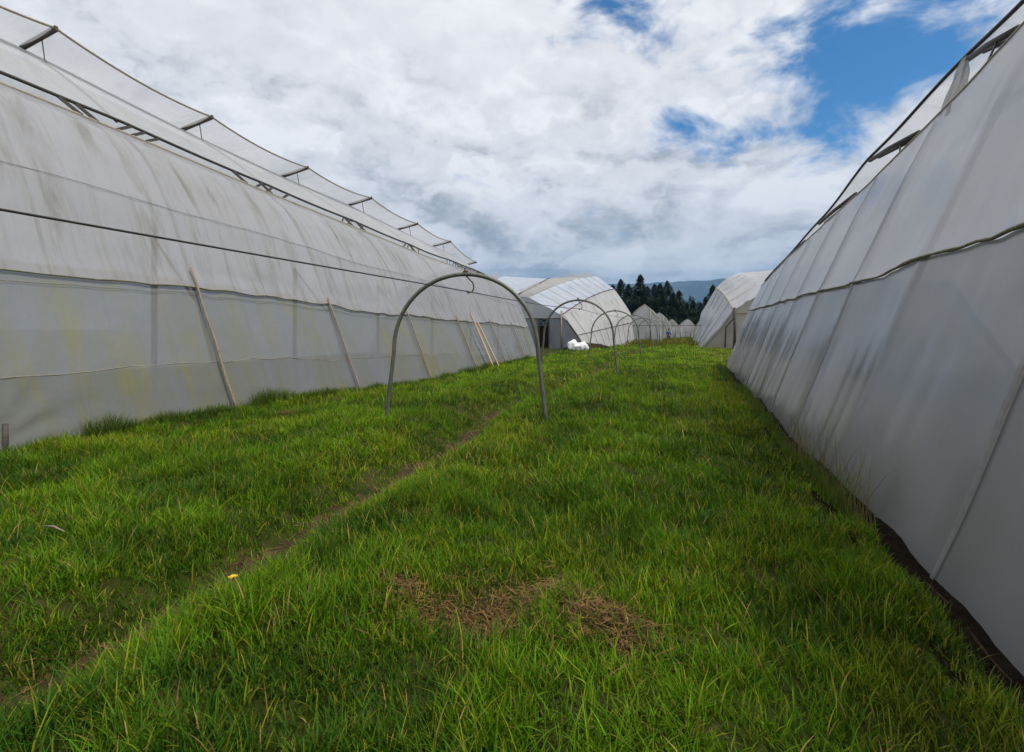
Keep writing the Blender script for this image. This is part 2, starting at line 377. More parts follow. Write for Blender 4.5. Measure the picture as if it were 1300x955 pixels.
for v in LV:
    a = L_rback(v)+Vector((0, 0, -.03)); b = Vector((-13.35, v, L_ridge(v)-.02))
    MB().beam(a, b, .07, .11).build('flap_rafter', M['dark'], L, False)
    MB().tube([Vector((-13.9, v+.02, L_ridge(v)-.13)), Vector((-13.8, v+.02, L_ridge(v)-.62)), roofpt(v, .72)], .014, 6).build('flap_stay', M['galv'], L)
    # bent frame pipe behind the film
    MB().tube([L_pt(v, s, -.05) for s in np.linspace(.01, .98, 16)], .032, 8).build('frame_pipe', M['galv'], L)
    MB().tube([roofpt(v, q)+Vector((0, 0, -.05)) for q in np.linspace(0, 1, 8)], .026, 6).build('roof_rib', M['galv'], L)
    if v < 31:
        zt_ = .60*L_edge(v)[1]; MB().tube([Vector((-10.35, v+.02, -.1)), Vector((-10.35, v+.02, zt_))], .055, 8).build('inner_post', M['dark'], L)
        MB().tube([Vector((-10.30, v+.05, zt_-.1)), L_pt(v+.05, .40, -.15)], .028, 6).build('inner_brace', M['dark'], L)
    # small tangle of brackets under the gutter pipe
    ue, ze = L_edge(v)
    for k in range(5):
        vv = v-.75+k*.33+random.uniform(-.07, .07)
        if not -5 < vv < 31.8: continue
        p0 = L_pt(vv, 1)+Vector((.01, 0, .0)); p1 = L_pipe(vv+random.choice((-.35, .28, .4)))
        MB().beam(p0, p1, .035, .06).build('bracket', M['dark'], L, False)
# gable at the far end, gable at the near end
def gable(name, v, mat, parent, fn_list, zb):
    pts = [Vector(p) for p in fn_list]; n = len(pts); V = []; Fc = []
    for r in range(7):
        for p in pts: V.append(Vector((p.x, p.y+.02*math.sin(p.x*5+r), zb+(p.z-zb)*r/6)))
    for r in range(6):
        for i in range(n-1): Fc.append((r*n+i, r*n+i+1, (r+1)*n+i+1, (r+1)*n+i))
    return link(name, V, Fc, mat, parent)
for v in (31.9, -4.9):
    pts = [L_pt(v, s) for s in np.linspace(0, 1, 16)]+[roofpt(v, q) for q in np.linspace(0, 1, 8)]+[backpt(v, q) for q in np.linspace(0, 1, 14)]
    gable('end_wall', v, M['film_end'], L, pts, -.1)
# gathered corner of film with a stake at the extreme left of the photo
ck = onz(7, 571, .02)
q = MB().tube([ck+Vector((.10, -.06, -.1)), ck+Vector((.05, -.03, .15)), ck+Vector((.0, .0, .34))], [.045, .04, .03], 7)
tag(q.build('wooden_stake', M['dark'], None), 'dark short stake pinning gathered film at the left edge of the photo', 'stake')

# poles leaning on the left greenhouse
PG = 'poles leaning on the left greenhouse'
pole_px = [((238, 331), (291, 525), .026), ((411, 363), (452, 506), .024), ((502, 372), (543, 490), .023), ((568, 385), (607, 474), .030), ((613, 392), (641, 467), .024), ((648, 396), (668, 461), .024)]
labels = ['tallest brown pole leaning on the left greenhouse, nearest the camera', 'thin grey pole on the left greenhouse, second from the camera, left of the first hoop',
          'thin brown pole on the left greenhouse seen inside the left leg of the first hoop', 'dark thick pole on the left greenhouse just left of the pale planks',
          'thin pole on the left greenhouse just right of the pale planks', 'farthest thin pole at the far end of the left greenhouse']
for (a, b, r), lb, v in zip(pole_px, labels, (7.6, 11.6, 15.7, 19.8, 24, 28)):
    s_top = .49 if v < 9 else .455
    p1 = L_pt(v-.05, s_top, .075); ub = L_base(v); p0 = Vector((ub+.10, v+.10, G(ub+.1, v)-.08))
    pts = [p0.lerp(p1, k/8)+Vector((0, .012*math.sin(k*1.7+v), 0)) for k in range(9)]
    o = MB().tube(pts, [r*(1.12-.25*k/8+.06*math.sin(k*2.1)) for k in range(9)], 8).build('wooden_pole', M['wood'])
    tag(o, lb, 'pole', PG)
for k, (dv, ln, du, lb) in enumerate(((21.15, 2.3, .16, 'pale split plank leaning on the left greenhouse, the left one of two'), (21.75, 1.9, .22, 'shorter pale plank leaning on the left greenhouse, the right one of two'))):
    ub = L_base(dv); p0 = Vector((ub+du+.12, dv+.25, G(ub, dv)-.03)); p1 = Vector((ub-ln*.33+.12, dv-.25, ln))
    tag(MB().beam(p0, p1, .16-.03*k, .035, Vector((1, 0, .3))).build('plank', M['plank'], None, False), lb, 'plank', 'planks leaning on the left greenhouse')

# ------------------------------------------------------------------ big greenhouse on the right
RV = [-5, -.8, 1.6, 4.1, 6.6, 9.0, 11.3, 13.6, 16, 18.5, 21, 23.6]
def R_base(v): return ip(v, [-5, 5, 23.6], [1.50, 1.50, 1.62])
def R_edge(v): return ip(v, [-5, 12, 23.6], [3.55, 3.5, 3.0]), EYE+ip(v, [-5, 7, 8.4, 12, 18.9, 23.6], [3.55, 3.35, 3.2, 2.93, 2.36, 1.80])
def R_pt(v, s, off=0):
    ub = R_base(v); ue, ze = R_edge(v); zb = G(ub, v)-.10
    u = ub+(ue-ub)*np.interp(s, [0, .5, .8, 1], [0, .44, .76, 1]); z = zb+(ze-zb)*s
    bul = sag(v, RV, .055)*math.sin(math.pi*min(1, s*1.02))
    wr = .030*(fbm(v*.9, s*5+30, 3)-.5)+.012*(vnoise(v*2.2+s*1.3, s*1.2+4)-.5)+.003*(vnoise(v*6+s*3, s*1.5)-.5)
    return Vector((u+bul+wr-off, v, z+off*.3))
R = empty('greenhouse', (3, 10, 0), 'tall greenhouse with glossy leaning film wall close on the right', 'greenhouse', None)
def rse(v): return np.interp(v, [-5, 5, 23.6], [.485, .492, .71])
def rse(v):   # seam at constant height 2.43 m above the aisle
    ue, ze = R_edge(v); return (2.43-.03*sag(v, [-5, 6, 15, 23.6], 1))/ze
def R2(v, q, lo): s0 = rse(v); return R_pt(v, q*s0) if lo else R_pt(v, s0+q*(1-s0), .02*max(0, 1-q*12))
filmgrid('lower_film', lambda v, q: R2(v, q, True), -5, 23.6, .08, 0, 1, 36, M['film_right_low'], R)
filmgrid('upper_film', lambda v, q: R2(v, q, False), -5, 23.6, .08, 0, 1, 30, M['film_right'], R)
va = np.arange(-5, 23.6, .25)
MB().tube([R_pt(v, rse(v), .03) for v in va], [.013+.010*vnoise(v*3, 6) for v in va], 6).build('seam_cord', M['cord'], R)
MB().tube([R_pt(v, 1, 0) for v in va], .02, 6).build('eave_hem', M['cord_pale'], R)
MB().tube([R_pt(v, .0, .014)+Vector((-.01, 0, .125+.012*math.sin(v*2.2))) for v in va], [.006+.008*vnoise(v*4, 8) for v in va], 6).build('bottom_hem', M['junk'], R)
for i, v in enumerate(RV[1:-1]):
    MB().tube([R_pt(v, s, -.05) for s in np.linspace(.01, .98, 12)], .03, 8).build('frame_pipe', M['galv'], R)
    if i % 2 == 0 or i > 4:
        A = np.zeros((24, 3, 3)); w = .034
        for a, s in enumerate(np.linspace(.0, .97, 24)):
            for b, dv in enumerate((-w, 0, w)):
                A[a, b] = R_pt(v+dv*(.4+1.3*vnoise(s*7, v+b))+.02*math.sin(s*9+v), s, .012+(.010 if b == 1 else 0))
        grid('film_strap', A, M['strap'], R)
MB().tube([R_pt(v, .215+.006*math.sin(v*1.4), .006) for v in np.arange(2.4, 3.8, .2)], .0025, 5).build('low_wire', M['galv'], R)
def R_flapedge(v):
    u = ip(v, [-5, 10, 17.7, 23.6], [4.35, 4.25, 4.0, 3.12]); h = ip(v, [-5, 10, 14.3, 17.7, 23.6], [4.62, 4.36, 4.02, 3.45, 1.98])
    return Vector((u, v, EYE+h-.02*math.sin(v*1.6)))
def R_back(v):
    p = R_flapedge(v); return Vector((p.x+1.25, v, p.z-.20))
filmgrid('vent_flap', lambda v, q: R_back(v).lerp(R_flapedge(v), q)+Vector((0, 0, -.10*math.sin(math.pi*q)-.03*vnoise(v*3, q*3))), -5, 23.6, .25, 0, 1, 8, M['film_flap'], R)
MB().tube([R_flapedge(v)+Vector((0, 0, .0)) for v in np.arange(-5, 23.7, .3)], .032, 6).build('flap_hem', M['cable'], R)
def R_roof(v, q):
    ue, ze = R_edge(v); a = Vector((ue+.15, v, ze+.12)); b = R_back(v)+Vector((.05, 0, -.08))
    return a.lerp(b, q)+Vector((0, 0, .05*math.sin(math.pi*q)))
filmgrid('roof_film', R_roof, -5, 23.6, .4, 0, 1, 8, M['film_roof'], R)
def R_backw(v, q):
    r = R_back(v)
    if q < .7: return Vector((r.x+.3+4.6*q/.7, v, r.z-(r.z-3.4)*(q/.7)**1.3 if r.z > 3.4 else r.z*(1-.1*q)))
    return Vector((r.x+4.9+2*(q-.7)/.3, v, min(3.4, r.z*.9)*(1-(q-.7)/.3)-.03))
filmgrid('back_film', R_backw, -5, 23.6, .8, 0, 1, 14, M['film_roof'], R)
for v0, v1 in ((-3.0, 0.6), (1.4, 4.9), (4.6, 7.6), (7.3, 10.1), (9.9, 14.2), (12.9, 18.2), (17, 22.5)):
    a = R_pt(v0, 1)+Vector((.05, 0, .07)); b = R_flapedge(v1)+Vector((.03, 0, -.05))
    MB().tube([a, a.lerp(b, .5)+Vector((0, 0, .03)), b], .045, 8).build('flap_bar', M['dark'], R)
    a2 = a+Vector((.10, .25, .02)); b2 = b+Vector((.10, -.25, -.02))
    MB().tube([a2, b2], .028, 6).build('flap_bar', M['dark'], R)
    MB().tube([R_pt(v0+.7, 1)+Vector((.03, 0, -.02)), a.lerp(b, .3)+Vector((0, 0, .03))], .014, 5).build('flap_stay', M['cable'], R)
# bunched film tied under the flap
A = np.zeros((14, 22, 3)); top = R_flapedge(10.1); bot = R_pt(8.6, .97)
for i, tt in enumerate(np.linspace(0, 1, 14)):
    c0 = top.lerp(bot, tt)
    for j, aa in enumerate(np.linspace(0, 2*math.pi, 22)):
        r = (.06+.17*tt*(1-.5*tt**4))*(1+.35*math.sin(aa*5+tt*3)+.3*(vnoise(aa*3, tt*5)-.5)); A[i, j] = c0+Vector((.35*r*math.cos(aa), r*1.5*math.sin(aa), -.1*tt))
grid('film_bunch', A, M['strap'], R)
for v in (23.5, -4.9):
    pts = [R_pt(v, s) for s in np.linspace(0, 1, 12)]+[R_roof(v, q) for q in np.linspace(0, 1, 6)]+[R_backw(v, q) for q in np.linspace(0, 1, 12)]
    gable('end_wall', v, M['film_end'], R, pts, -.1)

# ------------------------------------------------------------------ greenhouses farther off
def densify(pts, n):
    pts = [Vector(p) for p in pts]; L_ = [0]
    for a, b in zip(pts, pts[1:]): L_.append(L_[-1]+(b-a).length)
    out = []
    for k in range(n):
        s = L_[-1]*k/(n-1); i = max(j for j in range(len(L_)) if L_[j] <= s+1e-9); i = min(i, len(pts)-2)
        out.append(pts[i].lerp(pts[i+1], (s-L_[i])/max(1e-6, L_[i+1]-L_[i])))
    return out
def shell(name, near, far, mat, parent, n=14, m=18, bow=0.0, amp=.10, seed=0, nribs=4, bow0=None):
    a = densify(near, n); b = densify(far, n); A = np.zeros((m, n, 3))
    for i in range(m):
        t_ = i/(m-1)
        for j in range(n):
            e = abs(math.sin(math.pi*j/(n-1)))**.5; q0 = bow if bow0 is None else bow0
            p = a[j].lerp(b[j], t_); p.z += (q0+(bow-q0)*j/(n-1))*math.sin(math.pi*t_)+e*(amp*1.6*(fbm(i*.5+seed, j*.6, 3)-.5)-amp*.8*abs(math.sin(math.pi*t_*nribs)))
            p.x += e*amp*1.6*(fbm(i*.6+seed+40, j*.5, 3)-.5)
            A[i, j] = p
    return grid(name, A, mat, parent)
# second house on the left: roof pulled low at its near end
B2 = empty('greenhouse', (-9, 48, 0), 'white greenhouse with bluish roof and doorway, beyond the left greenhouse behind the second hoop', 'greenhouse')
v0, v1 = 41., 55.
nb, ne, nr, nvl = onv(745, 444, v0), onv(713, 400, v0), onv(672, 378, v0), onv(655, 376, v0)
fb, fm, fe, fr, fvl = onv(806, 434, v1), onv(801, 398, v1), onv(780, 367, v1), onv(757, 351, v1), onv(697, 354, v1)
nb.z = fb.z = -.05
nm = nb.lerp(ne, .42); nm.x += .12
shell('side_film', [nb, nm], [fb, fm.lerp(fb, .28)], M['film_white'], B2, n=8, seed=1)
shell('side_film', [nm+Vector((.02, 0, 0)), ne], [fm.lerp(fb, .28)+Vector((.02, 0, 0)), fm, fe], M['film_white'], B2, n=10, seed=2, bow=.35, bow0=0)
shell('roof_film', [ne, nr], [fe, fr], M['film_bluewhite'], B2, n=10, seed=3, bow=.35)
shell('roof_film', [nr, nvl], [fr, fvl], M['film_white'], B2, n=6, seed=4)
bl_n = Vector((nvl.x-4.5, v0, nvl.z+.2)); bl_f = onv(638, 351, v1)
shell('roof_film', [nvl, bl_n], [fvl, bl_f], M['film_bluewhite'], B2, n=8, seed=5)
bk_n = [bl_n, bl_n+Vector((-3, 0, -.6)), Vector((bl_n.x-4.5, v0, -.05))]; bk_f = [bl_f, bl_f+Vector((-3, 0, -1)), Vector((bl_f.x-4.5, v1, -.05))]
shell('back_film', bk_n, bk_f, M['film_white'], B2, n=8, seed=6)
A = np.zeros((30, 4, 3))      # ragged flap along the ridge
for i in range(30):
    p = nr.lerp(fr, i/29); p.z += .25*math.sin(math.pi*i/29)
    for j in range(4):
        A[i, j] = p+Vector((-.10-.32*j, .05*random.random(), .10+.14*j*(1-.6*i/29)+.32*random.random()*j/3+.05*math.sin(i*1.4)))
grid('ragged_flap', A, M['strap'], B2)
A = np.zeros((30, 3, 3))
for i in range(30):
    p = bl_n.lerp(bl_f, i/29)
    for j in range(3): A[i, j] = p+Vector((-.1-.3*j, 0, .12*j+.30*random.random()*j/2))
grid('ragged_flap', A, M['strap'], B2)
MB().tube([nvl+Vector((0, 0, .05)), fvl+Vector((0, 0, .05))], .07, 6).build('valley_gutter', M['dark'], B2)
MB().tube([ne.lerp(fe, k/10)+Vector((.03, 0, .35*math.sin(math.pi*k/10)+.03)) for k in range(11)], .035, 6).build('eave_pipe', M['rust'], B2)
MB().tube([nm.lerp(fm.lerp(fb, .28), k/10)+Vector((.05, 0, 0)) for k in range(11)], .03, 6).build('seam_cord', M['cord'], B2)
MB().tube([nb+Vector((0, -.02, 0)), nm+Vector((0, -.02, 0)), ne+Vector((0, -.02, .25))], .035, 6).build('front_rail', M['cord_pale'], B2)
px_ = ne.copy(); MB().tube([Vector((px_.x, v0-.08, -.1)), Vector((px_.x, v0-.08, ne.z+.35))], .07, 8).build('corner_post', M['wood'], B2)
for k in range(1, 9):
    t_ = k/9; a = nb.lerp(fb, t_); b = nm.lerp(fm.lerp(fb, .28), t_); c = ne.lerp(fm.lerp(fe, .6), t_)
    MB().tube([a+Vector((.03, 0, 0)), b+Vector((.07, 0, 0)), c+Vector((.04, 0, .3*math.sin(math.pi*t_)))], .018, 6).build('frame_pipe', M['cord_pale'], B2)
    d0 = ne.lerp(fe, t_)+Vector((0, 0, .35*math.sin(math.pi*t_)+.04)); d1 = nr.lerp(fr, t_)+Vector((0, 0, .35*math.sin(math.pi*t_)+.06))
    MB().tube([d0, d0.lerp(d1, .5)+Vector((0, 0, .03)), d1], .018, 6).build('roof_rib', M['cord_pale'], B2)
# its near gable: upper grey film, dark lower film, a doorway
zr = onv(700, 404.5, v0).z
def wallquad(name, pts, mat, parent, yo=0):
    V = [Vector((p[0], p[1]+yo, p[2])) for p in pts]; return link(name, V, [tuple(range(len(V)))], mat, parent, False)
xd0, xd1 = onv(684, 420, v0).x, onv(697, 420, v0).x; zd = onv(690, 400, v0).z-.3
xl = bl_n.x-4.4
fa = lambda z: nb.x+(ne.x-nb.x)*(z+.05)/(ne.z+.05)
wallquad('gable_film', [(xl, v0, zr), (fa(zr), v0, zr), tuple(ne), tuple(nr), tuple(nvl), tuple(bl_n), (bl_n.x-3, v0, bl_n.z-.6)], M['film_end'], B2, .03)
wallquad('lower_gable_film', [(xd1, v0, -.1), (nb.x, v0, -.1), (fa(zr), v0, zr), (xd1, v0, zr)], M['film_dark'], B2, .02)
wallquad('lower_gable_film', [(xl, v0, -.1), (xd0, v0, -.1), (xd0, v0, zr), (xl, v0, zr)], M['film_dark'], B2, .02)
MB().beam((xl, v0-.03, zr), (fa(zr), v0-.03, zr), .06, .06).build('cross_rail', M['rust'], B2, False)
for x in (xd0, xd1): MB().beam((x, v0-.03, -.1), (x, v0-.03, zr-.04), .09, .09, Vector((0, 1, 0))).build('door_post', M['dark'], B2, False)
# dark sheet standing in for the unlit inside seen through the doorway
wallquad('inner_shade_sheet', [(xl, v0+3, -.1), (nb.x-.8, v0+3, -.1), (nb.x-1.8, v0+3, 1.9), (xl, v0+3, 1.9)], M['junk'], B2)

# row of arched houses beyond it
FG = 'small white arched greenhouses in the far row on the left'
def arch_house(px_peak, py_peak, px_r, px_l, v, length, label, mat='film_white', group=FG):
    pk = onv(px_peak, py_peak, v); r = onv(px_r, 435, v); r.z = -.05; l = onv(px_l, 435, v); l.z = -.05
    h = empty('greenhouse', (pk.x, v, 0), label, 'greenhouse', group)
    wr_ = r.x-pk.x; wl_ = l.x-pk.x; H = pk.z
    def prof(v_, k=1.0):
        pts = []
        for s, f in ((0, 1), (.35, .92), (.6, .78), (.8, .52), (.92, .25), (1, 0)): pts.append(Vector((pk.x+wr_*f, v_, H*k*s-.05)))
        for s, f in ((.86, .35), (.62, .75), (.3, .93), (0, 1)): pts.append(Vector((pk.x+wl_*f, v_, H*k*s-.05)))
        return pts
    n0 = prof(v); n1 = prof(v+length, .97)
    shell('cover_film', n0, n1, M[mat], h, n=26, m=12, amp=.16, seed=px_peak, nribs=3)
    pts = densify(n0, 26); V = []; Fc = []
    for r_ in range(4):
        for p in pts: V.append(Vector((pk.x+(p.x-pk.x)*(1 if r_ else 1), v+.02, -.1+(p.z+.1)*r_/3)))
    for r_ in range(3):
        for i in range(25): Fc.append((r_*26+i, r_*26+i+1, (r_+1)*26+i+1, (r_+1)*26+i))
    link('end_film', V, Fc, M['film_white'], h)
    MB().tube([p+Vector((0, -.03, .0)) for p in pts], .045, 5).build('end_hoop', M['cord_pale'], h)
    for q_ in (1/3, 2/3, .98):
        MB().tube([Vector((pk.x+(p.x-pk.x)*.99, p.y+length*q_, p.z*(1-.03*q_)+.02)) for p in pts], .05, 5).build('rib', M['galv'], h)
    MB().tube([pts[10]+Vector((0, -.05, 0)), Vector((pts[10].x, v-.05, -.1))], .05, 5).build('end_post', M['galv'], h)
    return h
arch_house(818, 386, 839, 790, 60, 9, 'largest small white tunnel greenhouse, just right of the bluish-roofed one')
arch_house(837, 396.5, 852, 815, 74, 9, 'white tunnel greenhouse with pointed top, second in the far row')
arch_house(853, 405, 864, 838, 92, 8, 'low white tunnel greenhouse, third in the far row, behind the person')
arch_house(873, 405, 885, 856, 104, 8, 'lone low white tunnel greenhouse closing the end of the aisle before the trees', group=None)
# right-hand far houses
B3 = empty('greenhouse', (2.5, 50, 0), 'rounded white greenhouse with swept curtain and post beyond the right greenhouse', 'greenhouse')
w0, w1 = 46., 60.
nb, nm, nm2, ne, nr = onv(889, 440, w0), onv(911, 419, w0), onv(925, 402, w0), onv(932, 393, w0), onv(968, 372, w0)
fb, fm, fe, fr = onv(878, 436, w1), onv(891, 398, w1), onv(909, 366, w1), onv(936, 347, w1)
fh1 = onv(921, 354, w1)
nb.z = fb.z = -.05
nr2 = onv(1000, 352, w0); fr2 = onv(972, 345, w1)
shell('side_film', [nb, nm, nm2, ne], [fb, fm, fe], M['film_grey'], B3, n=14, seed=11, amp=.2, nribs=3, bow=.35, bow0=0)
shell('roof_film', [ne, nr, nr2], [fe, fh1, fr, fr2], M['film_white'], B3, n=14, seed=12, bow=.35, amp=.2)
rr = nr2; ff = fr2
shell('back_film', [rr, rr+Vector((3, 0, -1.2)), Vector((rr.x+4.4, w0, -.05))], [ff, ff+Vector((3, 0, -1.2)), Vector((ff.x+4.4, w1, -.05))], M['film_white'], B3, n=8, seed=13)
for t_ in (.2, .4, .6, .8):
    zb_ = .35*math.sin(math.pi*t_)
    MB().tube([nb.lerp(fb, t_)+Vector((-.04, 0, 0)), nm.lerp(fm.lerp(fb, .4), t_)+Vector((-.05, 0, zb_*.4)), ne.lerp(fe, t_)+Vector((-.05, 0, zb_+.04)), nr.lerp(fr, t_)+Vector((0, 0, zb_+.05))], .022, 6).build('frame_pipe', M['cord_pale'], B3)
MB().tube([fe.lerp(ne, k/12)+Vector((-.05, 0, .35*math.sin(math.pi*k/12)+.01*random.random())) for k in range(13)], .06, 6).build('eave_rail', M['cord_pale'], B3)
MB().tube([nb+Vector((0, -.05, 0)), nm+Vector((0, -.05, 0)), nm2+Vector((0, -.05, 0)), ne+Vector((0, -.05, .1))], .13, 6).build('curtain_hem', M['film_white'], B3)
wallquad('end_film', [tuple(nb), (rr.x+4.3, w0, -.1), tuple(rr+Vector((3, 0, -1.2))), tuple(rr), tuple(nr), tuple(ne), tuple(nm2), tuple(nm)], M['film_tan'], B3, .1)
pp = ne.copy(); MB().tube([Vector((pp.x, w0-.15, -.1)), Vector((pp.x+.05, w0-.15, ne.z*.5)), Vector((pp.x, w0-.15, ne.z+.15))], [.12, .1, .12], 8).build('corner_post', M['dark'], B3)
MB().tube([Vector((pp.x-.7, w0-.12, -.1)), Vector((pp.x-.65, w0-.12, ne.z*.55)), Vector((pp.x+.05, w0-.12, ne.z*.8))], .06, 6).build('door_brace', M['dark'], B3)
MB().beam((pp.x, w0-.1, ne.z-.35), (pp.x+4, w0-.1, ne.z-.30), .09, .1).build('cross_rail', M['wood'], B3, False)
arch_house(905, 385, 886, 960, 66, 8, 'small white arched greenhouse half hidden behind the rounded right one', 'film_white', group=None)
arch_house(893, 404, 881, 925, 82, 8, 'tiny grey arched greenhouse farthest off on the right, before the trees', 'film_grey', group=None)

# rail on posts crossing the aisle far off, low net fence behind
rl = empty('rail', (-2, 57, 0), 'long thin pipe rail crossing the aisle far off below the tree line', 'rail')
ra, rb_ = onv(800, 413.5, 57), onv(905, 413, 57)
MB().tube([ra, ra.lerp(rb_, .5)+Vector((0, 0, -.03)), rb_, onv(911, 419, 47)], .035, 6).build('rail_pipe', M['galv'], rl)
for k in range(6):
    p = ra.lerp(rb_, (k+.2)/6); MB().tube([p, Vector((p.x, 57, -.1))], .03, 6).build('post', M['galv'], rl)
fn = empty('net_fence', (-.5, 84, 0), 'low grey net fence before the lone white greenhouse at the aisle end', 'fence')
A = np.zeros((24, 5, 3)); fa_, fb_ = onv(846, 415, 84), onv(882, 415, 84)
for i in range(24):
    for j in range(5): p = fa_.lerp(fb_, i/23); A[i, j] = (p.x, 84+.1*math.sin(i), .9+(p.z-.9)*j/4)
grid('net', A, M['film_grey'], fn)
for k in range(7):
    p = fa_.lerp(fb_, k/6); MB().tube([Vector((p.x, 83.9, -.1)), Vector((p.x, 83.9, p.z))], .05, 6).build('post', M['wood'], fn)
# low net fence strip closing the yard either side, far back

# ------------------------------------------------------------------ hoops over the path
HG = 'metal hoops over the path'
hv = [7.7, 17, 26.5, 36, 44.5, 53, 61, 69]
hl = ['largest grey metal hoop over the path, nearest the camera', 'second grey metal hoop from the camera, before the doorway of the white greenhouse',
      'third metal hoop from the camera, its left leg beside the white sacks', 'fourth metal hoop from the camera, along the path',
      'fifth metal hoop from the camera, small and dark', 'sixth metal hoop from the camera, tiny', 'seventh metal hoop from the camera, last but one', 'farthest tiny metal hoop, just left of the person']
def hoop_pts(w, h, n=40):
    out = []
    r = w*.44; leg = h-r*1.08
    for k in range(8): t_ = k/8; out.append((-w/2+(w/2-r)*t_, -.15+(leg+.15)*t_))
    for k in range(n+1):
        a = math.pi*(1-k/n); out.append((r*math.cos(a), leg+(h-leg)*math.sin(a)**.92))
    for k in range(8, 0, -1): t_ = (k-1)/8; out.append((w/2-(w/2-r)*t_, -.15+(leg+.15)*t_))
    return out
HOOK = []
for i, (v, lb) in enumerate(zip(hv, hl)):
    uc = -3.42 if i < 4 else -3.42+(0, .05, .2, .4)[i-4]
    w, h, yaw = (2.72, 2.48, math.radians(13)) if i == 0 else (2.72, 2.52+.03*(i % 2), math.radians((0, -3, 4, 2, -2, 3, 0, 2)[i]))
    z0 = 0.02
    root = empty('metal_hoop', (uc, v, z0), lb, 'hoop', HG)
    f = lambda x, z: Vector((uc+x*math.cos(yaw), v+x*math.sin(yaw), z0+z))
    MB().tube([f(x, z) for x, z in hoop_pts(w, h)], .034, 10).build('hoop_pipe', M['hoop'], root)
    hk = [f(.02, h-.03), f(.07, h-.08), f(.13, h-.14), f(.15, h-.22), f(.12, h-.29), f(.05, h-.31), f(.03, h-.27)]
    MB().tube(hk, .012, 6).build('hook', M['rust'], root)
    q = MB(); q.tube([f(-.03, h+.035), f(.05, h+.045)], .022, 6); q.tube([f(.0, h+.0), f(.0, h+.10)], .012, 6)
    q.build('bolt', M['rust'], root)
    HOOK.append(f(.06, h-.285))
cp = [Vector((-3.5, -4, 2.27))]+HOOK
pts = []
for a, b in zip(cp, cp[1:]):
    for k in range(12): t_ = k/12; p = a.lerp(b, t_); p.z -= .05*math.sin(math.pi*t_)*(1 if a.y > 0 else .2); pts.append(p)
pts.append(cp[-1])
tag(MB().tube(pts, .008, 6).build('cable', M['cable']), 'black cable strung through the hooks of the hoops along the path', 'cable')

# ------------------------------------------------------------------ sacks and scrap by the second house
def lump(name, c, sx, sy, sz, seed, mat):
    bm = bmesh.new(); bmesh.ops.create_icosphere(bm, subdivisions=3, radius=1)
    for v_ in bm.verts:
        k = 1+.95*(fbm(v_.co.x*2.2+seed, v_.co.y*2.2+v_.co.z*2.6+seed, 4)-.5)
        zz = v_.co.z*k; zz = max(zz, -.55)
        v_.co = Vector((c[0]+math.copysign(abs(v_.co.x)**.8, v_.co.x)*k*sx, c[1]+v_.co.y*k*sy, c[2]+(zz+.5)*sz))
    me = bpy.data.meshes.new(name); bm.to_mesh(me); bm.free(); me.materials.append(mat)
    me.polygons.foreach_set('use_smooth', [True]*len(me.polygons))
    o = bpy.data.objects.new(name, me); C.objects.link(o); return o
SG = 'white sacks beside the doorway greenhouse'
for (px, py, sx, sz, lb, sd) in ((727, 443, .40, .52, 'tallest white sack, left in the heap by the white greenhouse', 1), (733.5, 443.5, .36, .34, 'small middle white sack in the heap by the white greenhouse', 5), (740, 443, .40, .42, 'right white sack of the heap, touching the dark scrap', 9)):
    c = onv(px, py, 39.2); c.z = -.02; o = lump('sack', c, sx, .4, sz, sd, M['sack'])
    q = MB().tube([c+Vector((.02, 0, sz*1.25)), c+Vector((.12, 0, sz*1.6))], [.10, .07], 7); e = q.build('tied_neck', M['sack'], o)
    tag(o, lb, 'sack', SG)
c = onv(716.5, 444, 39); c.z = -.02
o = lump('tire', (c.x, c.y, c.z), .01, .01, .01, 3, M['junk']); bpy.data.objects.remove(o)
q = MB(); q.tube([c+Vector((.33*math.cos(a), .33*math.sin(a), .10+.12*math.cos(a))) for a in np.linspace(0, 2*math.pi, 24)], .10, 8)
tag(q.build('tire', M['trouser']), 'old dark tyre lying beside the post of the white greenhouse', 'tyre')
for k, (px, ln, dz, lb) in enumerate(((752, 1.3, .35, 'reddish plank on top of the scrap heap'), (757, 1.8, .18, 'long dark plank across the scrap heap'), (762, 1.5, .05, 'lowest dark plank sticking out of the scrap heap'))):
    c = onv(px, 440, 42+k*.3); c.z = dz
    tag(MB().beam(c+Vector((-ln/2, -.1, .12-.1*k)), c+Vector((ln/2, .3, 0)), .22, .06).build('plank', M['rust'], None, False), lb, 'plank', 'planks on the scrap heap')
c = onv(755, 440, 42.2); c.z = 0; tag(lump('scrap_heap', c, .9, .5, .26, 21, M['junk']), 'low dark scrap heap at the foot of the white greenhouse wall', 'scrap heap')

